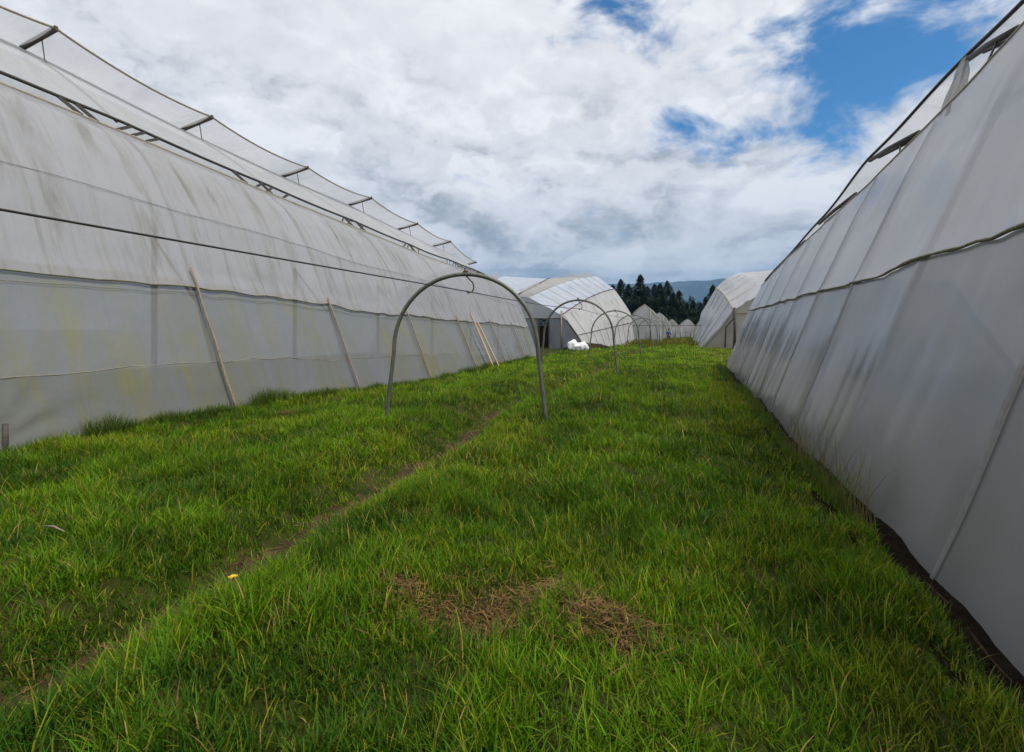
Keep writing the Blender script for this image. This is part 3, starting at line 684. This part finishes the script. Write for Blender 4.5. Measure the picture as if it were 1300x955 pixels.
# ------------------------------------------------------------------ person far down the aisle
def person(x, y):
    z0 = G(x, y); root = empty('person', (x, y, z0), 'person in a blue shirt and dark trousers standing far down the aisle', 'person')
    J = [(0, 0, .95), (0, .0, 1.12), (0, 0, 1.30), (0, -.01, 1.43), (0, -.02, 1.52), (0, -.03, 1.60), (0, -.03, 1.68),
         (-.10, 0, .88), (-.12, -.03, .50), (-.13, .02, .09), (-.13, -.13, .04),
         (.10, 0, .88), (.12, .05, .50), (.12, .12, .09), (.13, -.02, .04),
         (-.19, 0, 1.39), (-.26, -.02, 1.12), (-.24, -.16, .90), (-.23, -.22, .84),
         (.19, 0, 1.39), (.27, .02, 1.12), (.26, -.10, .89), (.25, -.16, .82)]
    Rr = [.13, .12, .14, .08, .05, .085, .07, .09, .065, .042, .04, .09, .065, .042, .04, .06, .045, .032, .03, .06, .045, .032, .03]
    E = [(0, 1), (1, 2), (2, 3), (3, 4), (4, 5), (5, 6), (0, 7), (7, 8), (8, 9), (9, 10), (0, 11), (11, 12), (12, 13), (13, 14), (2, 15), (15, 16), (16, 17), (17, 18), (2, 19), (19, 20), (20, 21), (21, 22)]
    def skin(name, idx, grow, mat):
        mp = {k: i for i, k in enumerate(idx)}; me = bpy.data.meshes.new(name)
        me.from_pydata([(x+J[k][0], y+J[k][1], z0+J[k][2]) for k in idx], [(mp[a], mp[b]) for a, b in E if a in mp and b in mp], [])
        o = bpy.data.objects.new(name, me); C.objects.link(o); md = o.modifiers.new('skin', 'SKIN')
        for i, k in enumerate(idx): r = Rr[k]+grow; me.skin_vertices[0].data[i].radius = (r, r*.8)
        me.skin_vertices[0].data[0].use_root = True
        s_ = o.modifiers.new('sub', 'SUBSURF'); s_.levels = s_.render_levels = 2; me.materials.append(mat)
        o.parent = root; o.matrix_parent_inverse = root.matrix_basis.inverted(); return o
    skin('body', list(range(23)), 0, M['skin'])
    skin('shirt', [0, 1, 2, 3, 15, 16, 19, 20], .022, M['shirt'])
    skin('trousers', [0, 7, 8, 9, 11, 12, 13], .022, M['trouser'])
    bm = bmesh.new(); bmesh.ops.create_uvsphere(bm, u_segments=14, v_segments=8, radius=.105)
    for v_ in bm.verts: v_.co = Vector((x+v_.co.x*.9, y-.01+v_.co.y, z0+1.665+max(v_.co.z, -.03)))
    me = bpy.data.meshes.new('hair'); bm.to_mesh(me); bm.free(); me.materials.append(M['hair'])
    o = bpy.data.objects.new('hair', me); C.objects.link(o); o.parent = root; o.matrix_parent_inverse = root.matrix_basis.inverted()
pp = onv(848.5, 430, 63); person(pp.x, pp.y)

# ------------------------------------------------------------------ conifers
def conifer_mesh(seed, H=14., spread=.20):
    r = np.random.default_rng(seed); V = []; Fq = []; col = []
    n = 3600; t_ = r.random(n)**.85
    z = H*(.06+.94*t_); lobes = 1+.28*np.sin(z*2.3+seed)+.25*(r.random(n)-.5)
    rad = H*spread*(1-t_)**.72*lobes+.12
    a = r.random(n)*2*np.pi; az = 1+.28*np.sin(a*3+z*.9+seed)
    rr_ = rad*az*(.25+.75*r.random(n)**.5)
    c = np.stack([rr_*np.cos(a), rr_*np.sin(a), z-rr_*.22], 1)
    d = np.stack([np.cos(a), np.sin(a), -.25+.5*(1-t_)*0+.3*r.standard_normal(n)], 1)
    w = np.stack([-np.sin(a), np.cos(a), .3*r.standard_normal(n)], 1)
    ln = (.30+.5*r.random(n))*(1.15-t_*.6); wd = ln*.30
    Vq = np.stack([c-d*ln[:, None]-w*wd[:, None]*.5, c+w*wd[:, None]-d*ln[:, None]*.2, c+d*ln[:, None], c-w*wd[:, None]-d*ln[:, None]*.2], 1)
    F_ = np.arange(n*4).reshape(n, 4)
    base = np.array([.010, .022, .009])+np.outer(r.random(n), np.array([.012, .024, .006]))
    return Vq.reshape(-1, 3), F_, np.repeat(base, 4, 0)
TG = 'dark conifers of the row behind the greenhouses'
protos = []
for sd in range(5):
    Vq, Fq, cl = conifer_mesh(sd+1, 14, (.25, .30, .24, .31, .27)[sd])
    o = big_mesh('crown', Vq, Fq, M['needle'], None, cl)
    tk = MB().tube([Vector((0, 0, -.3)), Vector((.05, .03, 5)), Vector((0, 0, 13.2))], [.24, .16, .03], 7).build('trunk', M['bark'])
    protos.append((o.data, tk.data)); bpy.data.objects.remove(o); bpy.data.objects.remove(tk)
tops = [(768, 372), (778, 362), (788, 355), (798, 361), (807, 367), (813, 349), (822, 364), (831, 361), (838, 360), (847, 357), (855, 371), (862, 369), (872, 384), (880, 381), (889, 384), (896, 377), (905, 362), (911, 372), (915, 385), (771, 380), (755, 372), (745, 378), (802, 379), (818, 374), (842, 374), (826, 378), (867, 388), (785, 376)]
tl = {}
for i, (px, py) in enumerate(tops):
    v = 122+(i*37 % 26); top = onv(px, py, v)
    h = top.z; root = bpy.data.objects.new('conifer', None); C.objects.link(root); root.location = (top.x, v, -.1)
    s = (h+.1)/14.; wz = max(s*1.05, .62); root.scale = (wz, wz, s); root.rotation_euler = (0, 0, i*1.3)
    tall = py
    order = sorted(range(19), key=lambda k: tops[k][0])
    if i < 19:
        k = order.index(i)
        names = ['leftmost', 'second', 'third', 'fourth', 'fifth', 'sixth', 'seventh', 'eighth', 'ninth', 'tenth', 'eleventh', 'twelfth', 'thirteenth', 'fourteenth', 'fifteenth', 'sixteenth', 'seventeenth', 'eighteenth', 'rightmost']
        lb = f'dark conifer, {names[k]} from the left among the tree tops on the skyline'
        if px == 813: lb = 'tallest narrow dark conifer on the skyline left of centre of the tree row'
        if px == 862: lb = 'dark pointed conifer at the right foot of the tall clump, before the blue hills'
        if px == 905: lb = 'tall dark conifer standing against the rounded white greenhouse on the right'
    else:
        lb = 'low dark conifer filling in between the taller ones of the row'
    tag(root, lb, 'tree', TG)
    for dn, dd in zip(('crown', 'trunk'), protos[i % 5]):
        o = bpy.data.objects.new(dn, dd); C.objects.link(o); o.parent = root
# wood behind, seen only as a dark mass
Vs = []; Fs = []; Cs = []; off = 0
r_ = np.random.default_rng(44)
for k in range(75):
    Vq, Fq, cl = conifer_mesh(100+k, 14, .2); sel = 700
    Vq = Vq[:sel*4]*np.array([1, 1, .80*(.75+.35*r_.random())]); x = -60+k*1.35+r_.random(); y = 152+r_.random()*16
    Vq = Vq+np.array([x, y, -.2]); Vs.append(Vq); Fs.append(Fq[:sel]+off); Cs.append(cl[:sel*4]); off += sel*4
tag(big_mesh('far_wood', np.concatenate(Vs), np.concatenate(Fs), M['needle'], None, np.concatenate(Cs)), 'dark mass of woodland behind the conifer row', 'woodland', kind='stuff')

# ------------------------------------------------------------------ grass
def blades(n, x, y, h, w, lean, colr, seed=1, segs=3, ang=None):
    r = np.random.default_rng(seed); z = gz(x, y)
    a = r.random(n)*2*np.pi if ang is None else ang; wa = a+np.pi/2+r.standard_normal(n)*.4
    dx = np.cos(a)*lean*h; dy = np.sin(a)*lean*h; hz = h*np.sqrt(np.clip(1-.5*lean**2, .08, 1))
    wx = np.cos(wa)*w/2; wy = np.sin(wa)*w/2
    ts = [0, .38, .72, 1][:segs+1] if segs == 3 else [0, .55, 1]
    wf = [1, .92, .6, .06] if segs == 3 else [1, .75, .06]
    V = []
    for t_, f in zip(ts, wf):
        cx = x+dx*t_**1.9; cy = y+dy*t_**1.9; cz = z-.01+hz*(t_-.22*lean*t_**2.5)
        V.append(np.stack([cx-wx*f, cy-wy*f, cz], 1)); V.append(np.stack([cx+wx*f, cy+wy*f, cz], 1))
    k = len(V); V = np.stack(V, 1)
    Fq = np.array([(2*i, 2*i+1, 2*i+3, 2*i+2) for i in range(k//2-1)])
    F_ = (np.arange(n)[:, None, None]*k+Fq[None]).reshape(-1, 4)
    return V.reshape(-1, 3), F_, np.repeat(colr, k, 0)
DRY = [tuple(onz(a, b, .10)[:2])+(r_,) for a, b, r_ in ((505, 768, .11), (578, 792, .15), (636, 772, .15), (690, 757, .14), (748, 790, .16), (792, 818, .13))]+[(-7.2, 7.9, .22)]
def dryness(x, y):
    d = np.zeros_like(x)
    for a, b, r in DRY: d = np.maximum(d, np.exp(-(((x-a)**2+(y-b)**2)/(r*r))**1.3))
    return np.clip(d*(-1.0+3.1*fbm(x*8, y*8, 3)), 0, 1)
def pathness(x, y): return np.exp(-(((x-path_u(y))/(.12+.11*vnoise(y*1.3, 3.3)+.05*sst(4.6, 2, y)))**4))*(.62+.38*np.maximum(np.exp(-((y-2.0)/1.8)**2), np.exp(-((y-6.3)/1.7)**2)))*(1-sst(12, 25, y)*.5)
GV, GF, GC = [], [], []; goff = 0
def patch(n, x0, x1, y0, y1, hs, ws, seed, segs=3, warp=None):
    global goff
    r = np.random.default_rng(seed); x = x0+(x1-x0)*r.random(n)
    y = y0+(y1-y0)*r.random(n) if warp is None else y0+(y1-y0)*r.random(n)**warp
    # most blades grow in tufts: they share a centre, a height and a fall outwards
    per = 26; nt_ = n//per; tid = r.integers(0, nt_, n); tx = x[:nt_]; ty = y[:nt_]; th_ = (.55+.9*r.random(nt_)**1.4); ts_ = .03+.05*r.random(nt_)+ws*2; tg = r.standard_normal(nt_)
    inT = r.random(n) < .62
    ox = r.standard_normal(n); oy = r.standard_normal(n)
    x = np.where(inT, tx[tid]+ox*ts_[tid], x); y = np.where(inT, ty[tid]+oy*ts_[tid], y)
    hf = np.where(inT, th_[tid], .62); out_a = np.where(inT, np.arctan2(oy, ox)+.5*r.standard_normal(n), r.random(n)*2*np.pi); tgl = np.where(inT, tg[tid], -.6)
    # keep what is inside the aisle, off the trodden path, off the bare soil and the dry patches
    ok = (x > -8.9) & (x < np.where(y < 23.8, 1.31+.16*vnoise(y*3, 5), 30)) & ~((x < L_basev(y)-.05) & (y < 32))
    dry = dryness(x, y); pt = pathness(x, y)
    ok &= r.random(n) > np.clip(dry*.95, 0, .93); ok &= r.random(n) > np.clip(pt*1.05, 0, .96)
    # clumps
    x, y, dry, pt, hf, out_a, tgl = [q[ok] for q in (x, y, dry, pt, hf, out_a, tgl)]; n = len(x)
    cl = fbm(x*2.3+3, y*2.3, 3); cl2 = vnoise(x*7+9, y*7); big = fbm(x*.55+31, y*.55+7, 3)
    keep = r.random(n) < np.clip(.35+1.6*(cl2-.25), .22, 1); x, y, dry, pt, cl, cl2, big, hf, out_a, tgl = [q[keep] for q in (x, y, dry, pt, cl, cl2, big, hf, out_a, tgl)]; n = len(x)
    nearp = np.exp(-((x-path_u(y))/.40)**2)
    h = hs*(.40+.55*r.random(n)+.4*r.random(n)**3)*(.35+1.25*cl)*hf*(1-.45*nearp)*(1-.5*dry)*(1-.25*sst(.7, 1.3, x))
    w = ws*(.6+.8*r.random(n))
    lean = np.clip(.28+.55*r.random(n)+.25*(big-.5), .1, 1.05)
    g0 = np.array([.042, .112, .0030]); g1 = np.array([.128, .245, .0045]); g2 = np.array([.24, .25, .014]); gs = np.array([.32, .22, .075]); gd = np.array([.018, .054, .004])
    k = np.clip(r.random(n)*.6+(big-.35)*1.0, 0, 1)[:, None]
    c = g0*(1-k)+g1*k
    kd = (np.maximum(sst(.50, .68, fbm(x*.9+60, y*.9+12, 3)), .8*sst(.52, .34, fbm(x*1.9+9, y*1.9, 2)))*.85)[:, None]; c = c*(1-kd)+gd*kd*1.3*(.6+.8*r.random(n))[:, None]  # dark green patches; shade between hummocks also painted into the tint of hollows
    yl = (r.random(n) < .17+.28*sst(.5, .75, fbm(x*.8+11, y*.8, 2))+.22*sst(.2, 1.2, x))[:, None]; c = np.where(yl, c*.35+g2*.65, c)
    st = (r.random(n) < .035+.5*dry+.10*pt)[:, None]; c = np.where(st, gs*(.5+.6*r.random(n))[:, None], c)
    c = 1.36*c*(.6+.7*r.random(n))[:, None]*(1+.30*sst(9, 26, y))[:, None]
    c = c*(1+.13*tgl)[:, None]
    V_, F_, C_ = blades(n, x, y, h, w, lean, c, seed=seed+1, segs=segs, ang=out_a)
    GV.append(V_); GF.append(F_+goff); GC.append(C_); goff += len(V_)
def L_basev(y): return np.interp(y, [-5, 20, 32], [-8.3, -8.3, -9.0])
patch(190000, -3.2, 1.5, 1.0, 4.6, .135, .0060, 1)
patch(170000, -8.4, -2.9, .6, 4.6, .14, .0068, 2)
patch(180000, -8.6, 1.5, 4.4, 9, .145, .0085, 3)
patch(110000, -8.8, 1.5, 8.8, 16, .18, .0115, 4, 2)
patch(90000, -8.9, 1.7, 15.5, 30, .18, .020, 5, 2)
patch(60000, -8.9, 6, 29, 60, .2, .040, 6, 2)
patch(20000, -8, 5, 58, 110, .26, .07, 7, 2)
# long grass against the film on both sides
def fringe(n, fn, y0, y1, hs, ws, seed):
    global goff
    r = np.random.default_rng(seed); y = y0+(y1-y0)*r.random(n); x = fn(y, r)
    cl = vnoise(y*1.7, seed); h = hs*(.3+.7*r.random(n))*(.4+1.1*cl); w = ws*(.6+.7*r.random(n))
    k = r.random(n)[:, None]; c = np.array([.045, .11, .012])*(1-k)+np.array([.15, .19, .03])*k
    V_, F_, C_ = blades(n, x, y, h, w, .2+.5*r.random(n), c, seed=seed+1)
    GV.append(V_); GF.append(F_+goff); GC.append(C_); goff += len(V_)
fringe(8000, lambda y, r: L_basev(y)+.02+.22*r.random(len(y)), 5, 14, .34, .008, 31)
fringe(5000, lambda y, r: L_basev(y)+.02+.25*r.random(len(y)), 14, 31, .32, .014, 33)
fringe(2600, lambda y, r: 1.28+.16*r.random(len(y))**1.5, 2.2, 9, .12, .006, 41)
fringe(3200, lambda y, r: 1.22+.16*r.random(len(y)), 5.0, 23, .36, .008, 35)
tag(big_mesh('grass', np.concatenate(GV), np.concatenate(GF), M['grass'], None, np.concatenate(GC)), 'lush green grass of the aisle between the greenhouses', 'grass', kind='stuff')
# tall seed stalks by the right film
r = np.random.default_rng(77); n = 150; y = 4.6+3.2*r.random(n)**1.0; x = 1.28+.13*r.random(n)
c = np.array([.20, .17, .06])*(.6+.7*r.random(n))[:, None]
V_, F_, C_ = blades(n, x, y, .40+.42*r.random(n), np.full(n, .005), .12+.4*r.random(n), c, seed=78)
tag(big_mesh('seed_stalks', V_, F_, M['straw'], None, C_), 'tall thin seeding stalks against the right greenhouse film', 'grass', kind='stuff')
# dry straw lying in the bare patches and along the path
r = np.random.default_rng(90); n = 24000
nn = [int(80000*q_[2]**2) for q_ in DRY]; n = sum(nn); x = np.concatenate([r.normal(a, rr*1.05, k_) for (a, b, rr), k_ in zip(DRY, nn)]); y = np.concatenate([r.normal(b, rr*.85, k_) for (a, b, rr), k_ in zip(DRY, nn)]); 
m2 = 2600; yy = 1+20*r.random(m2)**1.5; x = np.concatenate([x, path_u(yy)+.15*r.standard_normal(m2)]); y = np.concatenate([y, yy])
n = len(x); dd = np.concatenate([dryness(x[:n-m2], y[:n-m2]), np.full(m2, .5)]); ok = r.random(n) < .22+.8*dd; x, y = x[ok], y[ok]; n = len(x)
a = r.random(n)*2*np.pi; ln = .02+.055*r.random(n); z = gz(x, y)+.008+.03*r.random(n)**2; tilt = .15*r.standard_normal(n)
d = np.stack([np.cos(a), np.sin(a), tilt], 1)*ln[:, None]; wv = np.stack([-np.sin(a), np.cos(a), .3*r.standard_normal(n)], 1)*(.0012+.0014*r.random(n))[:, None]
c0 = np.stack([x, y, z], 1)
Vq = np.stack([c0-d-wv, c0-d+wv, c0+d+wv, c0+d-wv], 1).reshape(-1, 3); Vq[:, 2] = np.maximum(Vq[:, 2], gz(Vq[:, 0], Vq[:, 1])+.004)
cc = np.array([.27, .165, .06])*(.2+1.0*r.random(n)**1.5)[:, None]*np.array([1, 1, 1])
tag(big_mesh('dry_grass', Vq, np.arange(n*4).reshape(n, 4), M['straw'], None, np.repeat(cc, 4, 0)), 'dead brown straw matted in the bare patches and the path', 'dry grass', kind='stuff')
# thatch lying under the patches
# yellowish weeds far down the aisle
r = np.random.default_rng(12); n = 9000; y = 50+26*r.random(n); x = np.where(r.random(n) < .6, r.normal(-4.0, 1.1, n), r.normal(-.2, 1.5, n))
k = (r.random(n) < .35)[:, None]; c = np.where(k, np.array([.30, .24, .02]), np.array([.09, .13, .02]))*(.6+.7*r.random(n))[:, None]
V_, F_, C_ = blades(n, x, y, (.25+.45*r.random(n)), np.full(n, .06), .2+.5*r.random(n), c, seed=13, segs=2)
tag(big_mesh('weeds', V_, F_, M['weed'], None, C_), 'yellow flowering weeds far down the aisle', 'weeds', kind='stuff')
# dandelion
fp = onz(295, 762, .22); fp.z = G(fp.x, fp.y)
dn = empty('dandelion', fp, 'single yellow dandelion flower in the grass beside the path', 'flower')
MB().tube([fp, fp+Vector((.01, .0, .09)), fp+Vector((.015, -.01, .17))], .003, 5).build('stalk', M['cord'], dn)
q = MB(); hc = fp+Vector((.015, -.01, .17))
for k in range(26):
    a = k*2.4; rr = .002+.015*((k % 13)/13); t_ = Vector((math.cos(a), math.sin(a), .0))
    q.beam(hc, hc+t_*(.007+rr)+Vector((0, 0, .010-.008*rr/.017)), .005, .002)
q.build('flower_head', M['yellow'], dn, False)
# pale dead stick at far left
a = onz(55, 682, .08); b = onz(82, 696, .08); a.z = G(a.x, a.y)+.13; b.z = G(b.x, b.y)+.12
tag(MB().tube([a, a.lerp(b, .5)+Vector((0, 0, .015)), b], [.005, .008, .004], 7).build('stick', M['wood']), 'pale dead stick lying in the grass at the left', 'stick')

# ------------------------------------------------------------------ camera, light, sky
cam = bpy.data.objects.new('camera', bpy.data.cameras.new('camera')); C.objects.link(cam); scene.camera = cam
cam.location = (0, 0, EYE); cam.rotation_euler = (math.radians(90), 0, TH)
cam.data.sensor_width = 36; cam.data.lens = 18; cam.data.shift_y = -59.5/1300; cam.data.clip_start = .05; cam.data.clip_end = 40000
SUN_EL, SUN_AZ = math.radians(58), math.radians(99)      # azimuth measured from +Y towards +X
sd = Vector((math.sin(SUN_AZ)*math.cos(SUN_EL), math.cos(SUN_AZ)*math.cos(SUN_EL), math.sin(SUN_EL)))
sl = bpy.data.lights.new('sun', 'SUN'); sl.energy = 2.6; sl.angle = math.radians(9); sl.color = (1, .94, .84)
so = bpy.data.objects.new('sun', sl); C.objects.link(so); so.rotation_euler = sd.to_track_quat('Z', 'Y').to_euler()
w = bpy.data.worlds.new('World'); scene.world = w; w.use_nodes = True; nt = w.node_tree; nt.nodes.clear()
class W(NT):
    def __init__(s, t): s.t = t
W_ = W(nt)
def vmath(op, a, b=None):
    q = W_.n('ShaderNodeVectorMath', operation=op)
    for i, val in enumerate((a, b)):
        if val is None: continue
        if isinstance(val, tuple): q.inputs[i].default_value = val
        else: W_.l(val, q.inputs[i])
    return q
sky = W_.n('ShaderNodeTexSky', sky_type='NISHITA'); sky.sun_disc = False; sky.sun_elevation = SUN_EL; sky.sun_rotation = SUN_AZ; sky.altitude = 2500; sky.dust_density = .4; sky.ozone_density = 2.5
tc = W_.n('ShaderNodeTexCoord'); sp = W_.n('ShaderNodeSeparateXYZ'); W_.l(tc.outputs['Generated'], sp.inputs[0])
zc = W_.math('MAXIMUM', sp.outputs[2], 0.0); den = W_.math('ADD', zc, .09)
cb = W_.n('ShaderNodeCombineXYZ'); W_.l(W_.math('DIVIDE', sp.outputs[0], den), cb.inputs[0]); W_.l(W_.math('DIVIDE', sp.outputs[1], den), cb.inputs[1])
P_ = cb.outputs[0]
def wn(vec, scale, detail, rough, dist=0, off=(0, 0, 0)):
    v = vmath('ADD', vec, off).outputs[0]; return W_.noise(v, scale, detail, rough, dist)
D_ = vmath('MULTIPLY', tc.outputs['Generated'], (1, 1, 1.7)).outputs[0]
n1 = wn(P_, 1.3, 8, .54, .15, (3.1, 7.7, 0)); n1b = wn(P_, .95, 9, .56, .25, (3.1+.10, 7.7-.16, 0))
n2 = wn(D_, 6.5, 10, .60, .35, (1.3, .4, 2))
wp = W_.n('ShaderNodeTexNoise'); wp.inputs['Scale'].default_value = 6; wp.inputs['Detail'].default_value = 6; wp.inputs['Roughness'].default_value = .6; W_.l(D_, wp.inputs['Vector'])
wpo = vmath('SCALE', vmath('SUBTRACT', wp.outputs['Color'], (.5, .5, .5)).outputs[0]); wpo.inputs['Scale'].default_value = .30
DW = vmath('ADD', D_, wpo.outputs[0]).outputs[0]
def puff(scale, off):
    v = W_.n('ShaderNodeTexVoronoi', feature='F1'); v.inputs['Scale'].default_value = scale; pass
    v.inputs['Detail'].default_value = 3; v.inputs['Roughness'].default_value = .5
    W_.l(vmath('ADD', DW, off).outputs[0], v.inputs['Vector']); return W_.math('SUBTRACT', 1, v.outputs['Distance'])
b1 = wn(D_, 3.6, 9, .52, .15, (2.2, 1.4, .3)); b1b = wn(D_, 3.6, 9, .52, .15, (2.2+.02, 1.4, .3+.075))
b2 = puff(5.2, (.2, 4.4, .9)); b2b = puff(5.2, (.2, 4.4, .9+.045))
def blob(cx, cy, rx, ry):
    v = vmath('SUBTRACT', P_, (cx, cy, 0)).outputs[0]
    v = vmath('DIVIDE', v, (rx, ry, 1)).outputs[0]; ln = vmath('LENGTH', v).outputs['Value']
    q = W_.n('ShaderNodeMapRange', interpolation_type='SMOOTHSTEP'); q.inputs['From Min'].default_value = .15; q.inputs['From Max'].default_value = 1
    q.inputs['To Min'].default_value = 1; q.inputs['To Max'].default_value = 0; W_.l(ln, q.inputs['Value']); return q.outputs[0]
def mr(val, a, b, c=0, d=1):
    q = W_.n('ShaderNodeMapRange', interpolation_type='SMOOTHSTEP')
    for k_, x_ in zip(('From Min', 'From Max', 'To Min', 'To Max'), (a, b, c, d)): q.inputs[k_].default_value = x_
    W_.l(val, q.inputs['Value']); return q.outputs[0]
bl = W_.math('MAXIMUM', blob(.46, 1.92, 1.0, 1.2), W_.math('MULTIPLY', blob(-.22, 1.36, .40, .36), .62))
dens = W_.math('ADD', W_.math('ADD', W_.math('MULTIPLY', n1, .35), W_.math('MULTIPLY', n2, .65)), W_.math('MULTIPLY', bl, -.228))
mk_ = mr(dens, .24, .40)
dz = W_.math('SUBTRACT', b1, b1b); dz2 = W_.math('SUBTRACT', b2, b2b)
rel = W_.math('ADD', W_.math('MULTIPLY', dz, 1.8), W_.math('MULTIPLY', dz2, .85))
amt = mr(zc, .02, .14, .5, 1.0)
amt = W_.math('MULTIPLY', amt, mr(zc, .30, .58, 1.0, .25))
rel = W_.math('MULTIPLY', rel, amt)
sub = W_.math('MULTIPLY', W_.math('SUBTRACT', .5, b1), mr(zc, .24, .52, .95, .3))
lum = W_.math('ADD', W_.math('ADD', rel, sub), W_.math('MULTIPLY', W_.math('SUBTRACT', .5, n1), .35))
lum = W_.math('ADD', lum, mr(zc, .07, .40, .50, .80))
# long flat layers just over the hills
ly = wn(vmath('MULTIPLY', tc.outputs['Generated'], (1.6, 1.6, 22)).outputs[0], 2.2, 6, .5, .3, (5, 1, 2))
lum = W_.math('ADD', lum, W_.math('MULTIPLY', W_.math('SUBTRACT', ly, .5), mr(zc, .08, .20, 1.3, 0)))
cc = W_.ramp(lum, [(0.0, (.24, .255, .27)), (.25, (.345, .36, .38)), (.45, (.475, .48, .50)), (.65, (.63, .63, .65)), (.85, (.70, .695, .71)), (1.0, (.78, .775, .785))])
ccs = vmath('SCALE', cc); ccs.inputs['Scale'].default_value = 10.0
blue = W_.mul(sky.outputs[0], W_.ramp(zc, [(0, (.24, .84, 1.12)), (1, (.24, .84, 1.12))]))
mixc = W_.mix(mk_, blue, ccs.outputs[0])
bg = W_.n('ShaderNodeBackground'); bg.inputs['Strength'].default_value = .1; W_.l(mixc, bg.inputs['Color'])
w.cycles.sampling_method = 'MANUAL'; w.cycles.sample_map_resolution = 512
wo = W_.n('ShaderNodeOutputWorld'); W_.l(bg.outputs[0], wo.inputs['Surface'])
# haze
hm = bpy.data.materials.new('valley air'); hm.use_nodes = True; ht = hm.node_tree; ht.nodes.clear()
pv_ = ht.nodes.new('ShaderNodeVolumePrincipled'); pv_.inputs['Color'].default_value = (.30, .57, .95, 1); pv_.inputs['Density'].default_value = .00014; pv_.inputs['Anisotropy'].default_value = 0.0
ho = ht.nodes.new('ShaderNodeOutputMaterial'); ht.links.new(pv_.outputs[0], ho.inputs['Volume'])
q = MB().box((0, 6000-650, 430), Vector((9500, 0, 0)), Vector((0, 7000, 0)), Vector((0, 0, 445)))
hz = q.build('haze', hm, None, False); tag(hz, 'pale blue air of the valley fading the far hills', 'haze', kind='stuff')
scene.view_settings.view_transform = 'Standard'; scene.view_settings.look = 'None'; scene.view_settings.gamma = 1; scene.view_settings.exposure = .42
scene.view_settings.use_curve_mapping = False
cy = scene.cycles; cy.use_denoising = True; cy.max_bounces = 4; cy.transparent_max_bounces = 8; cy.diffuse_bounces = 2; cy.glossy_bounces = 2; cy.transmission_bounces = 4; cy.volume_bounces = 0; cy.caustics_reflective = False; cy.caustics_refractive = False
